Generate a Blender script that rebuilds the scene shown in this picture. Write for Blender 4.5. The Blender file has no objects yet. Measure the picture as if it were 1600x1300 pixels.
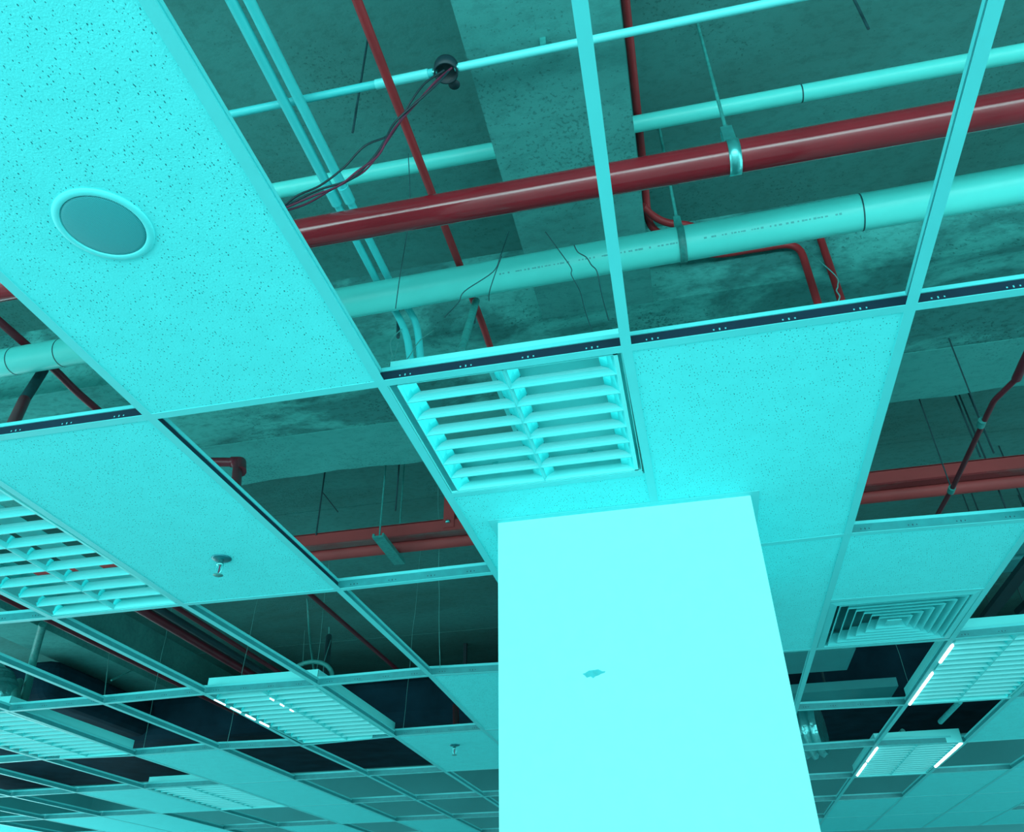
import bpy, math, random
from mathutils import Vector, Matrix
random.seed(7)
S = bpy.context.scene
COL = S.collection
PI = math.pi

# ------------------------------------------------------------------ camera
cam_d = bpy.data.cameras.new('camera'); cam = bpy.data.objects.new('camera', cam_d); COL.objects.link(cam)
cam.location = (0, 0, 1.6)
cam.rotation_euler = (2.192565, 0.013836, 0.215061)
cam_d.sensor_fit = 'HORIZONTAL'; cam_d.sensor_width = 36.0
cam_d.lens = 28.2195
cam_d.shift_y = -50/1600
cam_d.clip_start = 0.05; cam_d.clip_end = 100
S.camera = cam

# ------------------------------------------------------------------ world, light, exposure
W = bpy.data.worlds.new('world'); S.world = W; W.use_nodes = True
W.node_tree.nodes['Background'].inputs[0].default_value = (0.6, 0.97, 1.0, 1)
W.node_tree.nodes['Background'].inputs[1].default_value = 1.5
def area(name, loc, rot, sx, sy, power, col=(0.6, 0.98, 1)):
    l = bpy.data.lights.new(name, 'AREA'); l.shape = 'RECTANGLE'; l.size = sx; l.size_y = sy
    l.energy = power; l.color = col
    o = bpy.data.objects.new(name, l); COL.objects.link(o); o.location = loc; o.rotation_euler = rot
    return o
# daylight coming in through the glazed sides of the floor
area('window_daylight', (0.0, -4.3, 1.35), (math.radians(90), 0, 0), 14.0, 2.2, 560)
area('window_daylight_side', (-9.3, 4.0, 1.35), (math.radians(90), 0, math.radians(-90)), 14.0, 2.2, 330)
area('window_daylight_side', (9.3, 4.0, 1.35), (math.radians(90), 0, math.radians(90)), 14.0, 2.2, 330)
S.view_settings.view_transform = 'Standard'; S.view_settings.look = 'None'
S.view_settings.gamma = 1.0; S.view_settings.use_curve_mapping = False
S.view_settings.exposure = 0.0

# ------------------------------------------------------------------ materials
def lin(c):
    return tuple(((v/255)/12.92 if v/255 <= 0.04045 else ((v/255+0.055)/1.055)**2.4) for v in c)
def mat(name, rgb, rough=0.6, metal=0.0, var=0.06, scale=9.0, bump=0.0, bscale=60.0, spec=0.5, emit=None, alb=None):
    m = bpy.data.materials.new(name); m.use_nodes = True
    n = m.node_tree.nodes; l = m.node_tree.links; b = n['Principled BSDF']
    c = alb if alb else lin(rgb)
    c = (min(0.95, c[0]*1.55), c[1], c[2])     # the daylight is poor in red, so paints carry a little more of it
    b.inputs['Roughness'].default_value = rough; b.inputs['Metallic'].default_value = metal
    b.inputs['Specular IOR Level'].default_value = spec
    tc = n.new('ShaderNodeTexCoord')
    nz = n.new('ShaderNodeTexNoise'); nz.inputs['Scale'].default_value = scale; nz.inputs['Detail'].default_value = 4
    l.new(tc.outputs['Object'], nz.inputs['Vector'])
    r = n.new('ShaderNodeValToRGB')
    r.color_ramp.elements[0].position = 0.3; r.color_ramp.elements[1].position = 0.7
    r.color_ramp.elements[0].color = tuple(v*(1-var) for v in c)+(1,)
    r.color_ramp.elements[1].color = tuple(min(1, v*(1+var)) for v in c)+(1,)
    l.new(nz.outputs['Fac'], r.inputs['Fac']); l.new(r.outputs['Color'], b.inputs['Base Color'])
    if bump:
        n2 = n.new('ShaderNodeTexNoise'); n2.inputs['Scale'].default_value = bscale
        l.new(tc.outputs['Object'], n2.inputs['Vector'])
        bp = n.new('ShaderNodeBump'); bp.inputs['Strength'].default_value = bump; bp.inputs['Distance'].default_value = 0.01
        l.new(n2.outputs['Fac'], bp.inputs['Height']); l.new(bp.outputs['Normal'], b.inputs['Normal'])
    if emit:
        b.inputs['Emission Color'].default_value = emit[0]+(1,); b.inputs['Emission Strength'].default_value = emit[1]
    return m

def tile_mat(name, alb):
    """mineral fibre: pale board with short dark fissures scattered over it"""
    m = mat(name, None, 0.9, alb=alb, var=0.03, scale=14, bump=0.15, bscale=260, spec=0.15)
    n = m.node_tree.nodes; l = m.node_tree.links; b = n['Principled BSDF']
    base = b.inputs['Base Color'].links[0].from_socket
    geo = n.new('ShaderNodeNewGeometry')
    mp = n.new('ShaderNodeMapping'); mp.inputs['Scale'].default_value = (1.5, 0.85, 1); mp.inputs['Rotation'].default_value = (0, 0, 0.35)
    l.new(geo.outputs['Position'], mp.inputs['Vector'])
    wn = n.new('ShaderNodeTexNoise'); wn.inputs['Scale'].default_value = 90
    l.new(mp.outputs[0], wn.inputs['Vector'])
    mx = n.new('ShaderNodeMixRGB'); mx.blend_type = 'ADD'; mx.inputs[0].default_value = 0.006
    l.new(mp.outputs[0], mx.inputs[1]); l.new(wn.outputs['Color'], mx.inputs[2])
    vo = n.new('ShaderNodeTexVoronoi'); vo.inputs['Scale'].default_value = 102; vo.voronoi_dimensions = '2D'
    l.new(mx.outputs[0], vo.inputs['Vector'])
    sp = n.new('ShaderNodeSeparateColor'); l.new(vo.outputs['Color'], sp.inputs[0])
    # radius differs from hole to hole; two cells in three have none
    mr = n.new('ShaderNodeMapRange'); mr.inputs[1].default_value = 0.30; mr.inputs[2].default_value = 1.0
    mr.inputs[3].default_value = 0.0; mr.inputs[4].default_value = 0.185
    l.new(sp.outputs[0], mr.inputs[0])
    lt = n.new('ShaderNodeMath'); lt.operation = 'LESS_THAN'
    l.new(vo.outputs['Distance'], lt.inputs[0]); l.new(mr.outputs[0], lt.inputs[1])
    fm = n.new('ShaderNodeMath'); fm.operation = 'MULTIPLY'; fm.inputs[1].default_value = 0.85
    l.new(lt.outputs[0], fm.inputs[0])
    m2 = n.new('ShaderNodeMixRGB'); l.new(fm.outputs[0], m2.inputs[0])
    l.new(base, m2.inputs[1]); m2.inputs[2].default_value = (0.004, 0.11, 0.14, 1)
    l.new(m2.outputs[0], b.inputs['Base Color'])
    return m

def concrete_mat(name, alb_dark, alb_light, stain=1.3, pit=1.0, low=0.35, high=0.65):
    alb_dark = (alb_dark[0]*1.55,)+alb_dark[1:]; alb_light = (alb_light[0]*1.55,)+alb_light[1:]
    m = bpy.data.materials.new(name); m.use_nodes = True
    n = m.node_tree.nodes; l = m.node_tree.links; b = n['Principled BSDF']
    b.inputs['Roughness'].default_value = 0.93; b.inputs['Specular IOR Level'].default_value = 0.15
    geo = n.new('ShaderNodeNewGeometry')
    mp = n.new('ShaderNodeMapping'); mp.inputs['Scale'].default_value = (0.8, 1.3, 1.6)
    l.new(geo.outputs['Position'], mp.inputs['Vector'])
    a = n.new('ShaderNodeTexNoise'); a.inputs['Scale'].default_value = stain; a.inputs['Detail'].default_value = 9; a.inputs['Roughness'].default_value = 0.62
    a.inputs['Distortion'].default_value = 0.5
    l.new(mp.outputs[0], a.inputs['Vector'])
    r = n.new('ShaderNodeValToRGB'); e = r.color_ramp.elements
    e[0].position = low; e[1].position = high
    e[0].color = alb_dark+(1,); e[1].color = alb_light+(1,)
    l.new(a.outputs['Fac'], r.inputs['Fac'])
    f = n.new('ShaderNodeTexNoise'); f.inputs['Scale'].default_value = 26; f.inputs['Detail'].default_value = 8; f.inputs['Roughness'].default_value = 0.7
    l.new(mp.outputs[0], f.inputs['Vector'])
    r2 = n.new('ShaderNodeValToRGB'); r2.color_ramp.elements[0].position = 0.30; r2.color_ramp.elements[1].position = 0.52
    r2.color_ramp.elements[0].color = (1-0.55*pit,)*3+(1,); r2.color_ramp.elements[1].color = (1, 1, 1, 1)
    l.new(f.outputs['Fac'], r2.inputs['Fac'])
    mx = n.new('ShaderNodeMixRGB'); mx.blend_type = 'MULTIPLY'; mx.inputs[0].default_value = 1
    l.new(r.outputs[0], mx.inputs[1]); l.new(r2.outputs[0], mx.inputs[2])
    # small blow holes, thicker in some patches
    h = n.new('ShaderNodeTexNoise'); h.inputs['Scale'].default_value = 95; h.inputs['Detail'].default_value = 2
    l.new(geo.outputs['Position'], h.inputs['Vector'])
    h2 = n.new('ShaderNodeTexNoise'); h2.inputs['Scale'].default_value = 2.3; h2.inputs['Detail'].default_value = 3
    l.new(geo.outputs['Position'], h2.inputs['Vector'])
    ad = n.new('ShaderNodeMath'); ad.operation = 'MULTIPLY_ADD'; ad.inputs[1].default_value = 0.55; l.new(h2.outputs['Fac'], ad.inputs[0]); l.new(h.outputs['Fac'], ad.inputs[2])
    r3 = n.new('ShaderNodeValToRGB'); r3.color_ramp.elements[0].position = 0.935; r3.color_ramp.elements[1].position = 0.985
    r3.color_ramp.elements[0].color = (1, 1, 1, 1); r3.color_ramp.elements[1].color = (1-0.42*min(1, pit+0.3),)*3+(1,)
    l.new(ad.outputs[0], r3.inputs['Fac'])
    my = n.new('ShaderNodeMixRGB'); my.blend_type = 'MULTIPLY'; my.inputs[0].default_value = 1
    l.new(mx.outputs[0], my.inputs[1]); l.new(r3.outputs[0], my.inputs[2])
    l.new(my.outputs[0], b.inputs['Base Color'])
    bp = n.new('ShaderNodeBump'); bp.inputs['Strength'].default_value = 0.2; bp.inputs['Distance'].default_value = 0.012
    l.new(f.outputs['Fac'], bp.inputs['Height']); l.new(bp.outputs['Normal'], b.inputs['Normal'])
    return m

M = {}
M['tile'] = tile_mat('mineral_fibre', (0.066, 0.83, 0.85))
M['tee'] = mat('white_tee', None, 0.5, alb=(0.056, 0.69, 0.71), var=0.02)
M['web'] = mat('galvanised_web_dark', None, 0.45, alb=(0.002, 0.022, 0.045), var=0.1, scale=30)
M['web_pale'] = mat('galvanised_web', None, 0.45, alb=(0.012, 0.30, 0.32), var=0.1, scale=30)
M['slot_light'] = mat('slot_light', None, 0.5, alb=(0.05, 0.55, 0.58))  # pale colour painted for the light seen through the runner slots
M['slot_dark'] = mat('slot_dark', None, 0.7, alb=(0.004, 0.05, 0.08))
M['plaster'] = mat('column_paint', None, 0.75, alb=(0.165, 0.88, 0.88), var=0.015, scale=22, bump=0.12, bscale=120, spec=0.2)
M['scuff'] = mat('bare_plaster', None, 0.9, alb=(0.03, 0.45, 0.48), var=0.1, scale=60)
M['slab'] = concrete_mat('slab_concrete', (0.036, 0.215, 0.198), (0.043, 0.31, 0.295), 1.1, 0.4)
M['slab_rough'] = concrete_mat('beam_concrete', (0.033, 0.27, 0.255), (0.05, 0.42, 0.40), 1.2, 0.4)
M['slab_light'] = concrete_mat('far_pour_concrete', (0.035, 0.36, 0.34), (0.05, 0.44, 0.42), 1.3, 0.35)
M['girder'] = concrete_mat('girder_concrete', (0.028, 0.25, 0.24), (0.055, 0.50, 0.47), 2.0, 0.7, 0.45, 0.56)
M['floor'] = mat('floor_screed', None, 0.8, alb=(0.45, 0.62, 0.62), var=0.08, scale=2)
M['wall'] = mat('wall_plaster', None, 0.85, alb=(0.04, 0.40, 0.42), var=0.05, scale=2)
M['red'] = mat('red_pipe_gloss', None, 0.13, alb=(0.165, 0.010, 0.020), var=0.12, scale=5, spec=0.8)
M['red_thin'] = mat('red_conduit', None, 0.5, alb=(0.21, 0.020, 0.026), var=0.15, scale=8)
M['red_dark'] = mat('dark_red_pipe', None, 0.4, alb=(0.075, 0.009, 0.02), var=0.15, scale=8)
M['rust'] = mat('primed_steel', None, 0.6, alb=(0.22, 0.045, 0.047), var=0.12, scale=4)
M['rust_grey'] = concrete_mat('worn_primer', (0.15, 0.035, 0.04), (0.10, 0.15, 0.145), 1.3, 0.1, 0.42, 0.58)
M['pvc'] = mat('pvc_pipe', None, 0.35, alb=(0.078, 0.86, 0.80), var=0.04, scale=6, spec=0.4)
M['pvc_mark'] = mat('pvc_print', None, 0.5, alb=(0.035, 0.50, 0.49))
M['conduit'] = mat('blue_conduit', None, 0.5, alb=(0.035, 0.68, 0.70), var=0.04)
M['steel'] = mat('zinc_steel', None, 0.3, metal=0.85, alb=(0.10, 0.75, 0.74), var=0.12, scale=40)
M['rod'] = mat('threaded_rod', None, 0.5, alb=(0.02, 0.30, 0.28), var=0.2, scale=60)
M['rod_dark'] = mat('dark_rod', None, 0.6, alb=(0.006, 0.06, 0.07), var=0.2, scale=60)
M['black'] = mat('black_plastic', None, 0.5, alb=(0.004, 0.035, 0.045), var=0.2)
M['magenta'] = mat('magenta_wire', None, 0.5, alb=(0.09, 0.012, 0.05), var=0.1)
M['wire'] = mat('hanger_wire', None, 0.4, alb=(0.06, 0.45, 0.43), var=0.1)
M['wire_dark'] = mat('dark_wire', None, 0.6, alb=(0.005, 0.09, 0.10), var=0.1)
M['fix'] = mat('fixture_enamel', None, 0.4, alb=(0.09, 0.86, 0.86), var=0.015)
M['blade'] = mat('satin_aluminium', None, 0.38, alb=(0.050, 0.66, 0.67), var=0.015, spec=0.6)
M['mirror'] = mat('mirror_reflector', None, 0.16, metal=0.9, alb=(0.10, 0.85, 0.86), var=0.05, scale=40)
M['tube'] = mat('streak_white', None, 0.5, alb=(0.8, 0.8, 0.8), emit=((1.0, 0.93, 0.95), 5.0))  # emissive white for the streaks along the louvre edges
M['rim'] = mat('speaker_plastic', None, 0.6, alb=(0.055, 0.75, 0.77), var=0.01)
M['diff'] = mat('diffuser_paint', None, 0.5, alb=(0.045, 0.64, 0.66), var=0.02)
M['void_dark'] = mat('void_black', None, 0.9, alb=(0.003, 0.032, 0.05), var=0.3, scale=5, spec=0.1)  # near-black colour standing for the unlit far void
M['chrome_dark'] = mat('dull_chrome', None, 0.35, metal=0.6, alb=(0.006, 0.20, 0.23))
M['duct'] = mat('galvanised_duct', None, 0.5, alb=(0.02, 0.34, 0.36), var=0.12, scale=3)
M['grille'] = None
M['foil'] = mat('aluminium_foil', None, 0.3, metal=0.85, alb=(0.10, 0.70, 0.71), var=0.1, scale=20, bump=0.6, bscale=35)

def grille_mat():
    m = mat('speaker_mesh', None, 0.6, alb=(0.02, 0.40, 0.43), var=0.03)
    n = m.node_tree.nodes; l = m.node_tree.links; b = n['Principled BSDF']
    base = b.inputs['Base Color'].links[0].from_socket
    tc = n.new('ShaderNodeTexCoord')
    vo = n.new('ShaderNodeTexVoronoi'); vo.inputs['Scale'].default_value = 330; vo.inputs['Randomness'].default_value = 0.0
    vo.voronoi_dimensions = '2D'
    l.new(tc.outputs['Object'], vo.inputs['Vector'])
    lt = n.new('ShaderNodeMath'); lt.operation = 'LESS_THAN'; lt.inputs[1].default_value = 0.3
    l.new(vo.outputs['Distance'], lt.inputs[0])
    m2 = n.new('ShaderNodeMixRGB'); l.new(lt.outputs[0], m2.inputs[0]); l.new(base, m2.inputs[1])
    m2.inputs[2].default_value = (0.006, 0.16, 0.19, 1)
    l.new(m2.outputs[0], b.inputs['Base Color'])
    return m
M['grille'] = grille_mat()

# ------------------------------------------------------------------ mesh helpers
class MB:
    def __init__(s): s.v = []; s.f = []; s.sm = []
    def add(s, vs, fs, smooth=False):
        o = len(s.v); s.v += [tuple(v) for v in vs]
        for f in fs: s.f.append(tuple(i+o for i in f)); s.sm.append(smooth)
        return s
    def box(s, x0, x1, y0, y1, z0, z1):
        vs = [(x0,y0,z0),(x1,y0,z0),(x1,y1,z0),(x0,y1,z0),(x0,y0,z1),(x1,y0,z1),(x1,y1,z1),(x0,y1,z1)]
        return s.add(vs, [(0,3,2,1),(4,5,6,7),(0,1,5,4),(1,2,6,5),(2,3,7,6),(3,0,4,7)])
    def prism(s, poly, z0, z1):
        """poly: counter-clockwise (x,y) list"""
        n = len(poly)
        vs = [(p[0], p[1], z0) for p in poly]+[(p[0], p[1], z1) for p in poly]
        fs = [tuple(reversed(range(n))), tuple(range(n, 2*n))]+[(i, (i+1) % n, n+(i+1) % n, n+i) for i in range(n)]
        return s.add(vs, fs)
    def extrude(s, prof, p0, p1, up=(0,0,1), smooth=False, close=True):
        """profile (a,b): a sideways, b up; swept from p0 to p1"""
        p0 = Vector(p0); p1 = Vector(p1); d = (p1-p0).normalized(); up = Vector(up)
        side = d.cross(up).normalized(); u = side.cross(d).normalized()
        n = len(prof); vs = [p0+side*a+u*b for a, b in prof]+[p1+side*a+u*b for a, b in prof]
        fs = [(i, (i+1) % n, n+(i+1) % n, n+i) for i in range(n)]
        s.add(vs, fs, smooth)
        if close: s.add(vs, [tuple(reversed(range(n))), tuple(range(n, 2*n))])
        return s
    def tube(s, pts, r, seg=12, bend=0.0, cap=True, steps=5):
        pts = [Vector(p) for p in pts]
        if bend:
            q = [pts[0]]
            for a, b, c in zip(pts, pts[1:], pts[2:]):
                k = min(bend, (a-b).length*0.49, (c-b).length*0.49)
                s0 = b+(a-b).normalized()*k; s1 = b+(c-b).normalized()*k
                for i in range(steps+1):
                    t = i/steps; q.append(s0*(1-t)**2+b*2*t*(1-t)+s1*t*t)
            q.append(pts[-1]); pts = q
        n = len(pts); vs = []; nrm = None
        for i, p in enumerate(pts):
            d = ((pts[min(i+1, n-1)]-p).normalized()+(p-pts[max(i-1, 0)]).normalized()).normalized()
            if nrm is None:
                nrm = d.orthogonal().normalized()
            else:
                nrm = (nrm-d*nrm.dot(d)).normalized()
            bn = d.cross(nrm)
            rr = r[i] if isinstance(r, (list, tuple)) else r
            vs += [p+(nrm*math.cos(2*PI*k/seg)+bn*math.sin(2*PI*k/seg))*rr for k in range(seg)]
        fs = [(i*seg+k, i*seg+(k+1) % seg, (i+1)*seg+(k+1) % seg, (i+1)*seg+k) for i in range(n-1) for k in range(seg)]
        s.add(vs, fs, True)
        if cap:
            s.add(vs[:seg], [tuple(reversed(range(seg)))]); s.add(vs[-seg:], [tuple(range(seg))])
        return s
    def lathe(s, prof, c=(0,0,0), seg=32):
        """prof: (r,z) from one end to the other, about the vertical through c"""
        n = len(prof); vs = []
        for r, z in prof: vs += [(c[0]+r*math.cos(2*PI*k/seg), c[1]+r*math.sin(2*PI*k/seg), c[2]+z) for k in range(seg)]
        fs = [(i*seg+k, i*seg+(k+1) % seg, (i+1)*seg+(k+1) % seg, (i+1)*seg+k) for i in range(n-1) for k in range(seg)]
        s.add(vs, fs, True)
        s.add(vs[:seg], [tuple(reversed(range(seg)))]); s.add(vs[-seg:], [tuple(range(seg))])
        return s
    def build(s, name, m, parent=None, kind=None, label=None):
        me = bpy.data.meshes.new(name)
        o0 = Vector(parent.location) if parent is not None and parent.parent is None else Vector((0, 0, 0))
        if parent is not None and parent.parent is not None: o0 = Vector(parent.parent.location)
        me.from_pydata([tuple(Vector(v)-o0) for v in s.v], [], s.f)
        me.polygons.foreach_set('use_smooth', s.sm)
        if isinstance(m, (list, tuple)):
            for q in m: me.materials.append(q)
        else: me.materials.append(m)
        me.validate(); me.update()
        import bmesh
        bm = bmesh.new(); bm.from_mesh(me); bmesh.ops.recalc_face_normals(bm, faces=bm.faces); bm.to_mesh(me); bm.free()
        o = bpy.data.objects.new(name, me); COL.objects.link(o)
        if parent is not None: o.parent = parent
        if kind: o['kind'] = kind
        if label: o['label'] = label
        return o

def empty(name, loc, label=None, cat=None, group=None, kind=None):
    o = bpy.data.objects.new(name, None); COL.objects.link(o); o.location = loc; o.empty_display_size = 0.1
    tag(o, label, cat, group, kind); return o
def tag(o, label=None, cat=None, group=None, kind=None):
    if label: o['label'] = label
    if cat: o['category'] = cat
    if group: o['group'] = group
    if kind: o['kind'] = kind
    return o

# ------------------------------------------------------------------ the shell of the floor
ZC = 2.723           # underside of the suspended ceiling
ZS = 3.99            # underside of the concrete slab
ZB = 3.60            # underside of the concrete beams
FX0, FX1, FY0, FY1 = -9.6, 9.6, -4.6, 12.6
MB().box(FX0, FX1, FY0, FY1, -0.1, 0).build('floor', M['floor'], kind='structure')
MB().box(FX0, FX1, FY1, FY1+0.2, 0, ZS).build('wall_back', M['wall'], kind='structure')
def open_wall(name, horizontal, c0, c1, a0, a1):
    b = MB()
    def bx(u0, u1, z0, z1):
        if horizontal: b.box(u0, u1, c0, c1, z0, z1)
        else: b.box(c0, c1, u0, u1, z0, z1)
    bx(a0, a1, 0, 0.15); bx(a0, a1, 2.62, ZS)
    for k in range(5):
        u = a0+(a1-a0-0.25)*k/4; bx(u, u+0.25, 0.15, 2.62)
    return b.build(name, M['wall'], kind='structure')
open_wall('wall_front', True, FY0-0.2, FY0, FX0, FX1)
open_wall('wall_left', False, FX0-0.2, FX0, FY0, FY1)
open_wall('wall_right', False, FX1, FX1+0.2, FY0, FY1)

slab = empty('concrete_slab', (0, 4, ZS), kind='structure')
MB().box(FX0-0.2, FX1+0.2, FY0-0.2, FY1+0.2, ZS, ZS+0.15).build('slab_soffit', M['slab'], slab)
# wide girder across, its far bottom edge broken where the formwork leaked
def girder(y0, y1, z0, rag):
    b = MB(); N = 220; top = []; x0, x1 = FX0, FX1
    rnd = random.Random(3); w = 0.0
    far = []
    for i in range(N+1):
        w += rnd.uniform(-0.012, 0.012); w *= 0.93
        far.append((x0+(x1-x0)*i/N, y1+(w if rag else 0)))
    poly = [(x0, y0), (x1, y0)]+list(reversed(far))
    b.prism(poly, z0, ZS)
    return b
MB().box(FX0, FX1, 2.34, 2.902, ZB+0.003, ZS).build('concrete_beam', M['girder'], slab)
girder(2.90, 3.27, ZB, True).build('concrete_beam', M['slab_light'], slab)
MB().box(-0.362, 0.062, FY0, 2.34, ZB, ZS).build('concrete_beam', M['slab_rough'], slab)
for x0 in (-5.2, 4.2, 8.2):
    MB().box(x0, x0+0.42, FY0, 2.34, ZB, ZS).build('concrete_beam', M['slab_rough'], slab)
for x0 in (-4.95, 4.3):
    MB().box(x0, x0+0.42, 3.27, 9.4, ZB, ZS).build('concrete_beam', M['slab_rough'], slab)
girder(9.4, 10.3, ZB, False).build('concrete_beam', M['girder'], slab)
# formwork board joints, pressed as thin fins into the girder and slab
for y in (4.35, 5.6, 6.85):
    MB().box(FX0, FX1, y, y+0.008, ZS-0.003, ZS+0.01).build('formwork_joint', M['slab'], slab)

# ------------------------------------------------------------------ column
CX0, CX1, CY0, CY1 = -0.525, 0.256, 2.262, 3.06
col = empty('column', (-0.135, 2.66, 0), kind='structure')
cb = MB(); cb.box(CX0, CX1, CY0, CY1, 0, ZC+0.09)
cc = cb.build('column_shaft', M['plaster'], col)
bv = cc.modifiers.new('bevel', 'BEVEL'); bv.width = 0.004; bv.segments = 2
MB().box(CX0+0.08, CX1-0.10, 2.66, CY1-0.02, ZC+0.05, ZB+0.01).build('concrete_core', M['slab_rough'], col)
sc_pts = [(-0.2858, 2.2384), (-0.2786, 2.2396), (-0.2675, 2.2457), (-0.2532, 2.2463), (-0.2407, 2.2471), (-0.2305, 2.2412), (-0.2217, 2.2405), (-0.2237, 2.2372), (-0.2345, 2.2346), (-0.2401, 2.2316), (-0.2509, 2.2289), (-0.2566, 2.2242), (-0.2633, 2.2298), (-0.2741, 2.2272), (-0.2807, 2.2345)]
b = MB(); n = len(sc_pts)
b.add([(x, CY0-0.0012, z) for x, z in sc_pts]+[(x, CY0+0.001, z) for x, z in sc_pts],
      [tuple(range(n)), tuple(reversed(range(n, 2*n)))]+[(i, n+i, n+(i+1) % n, (i+1) % n) for i in range(n)])
b.build('paint_chip', M['scuff'], col, label='small flake of missing paint')

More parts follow.
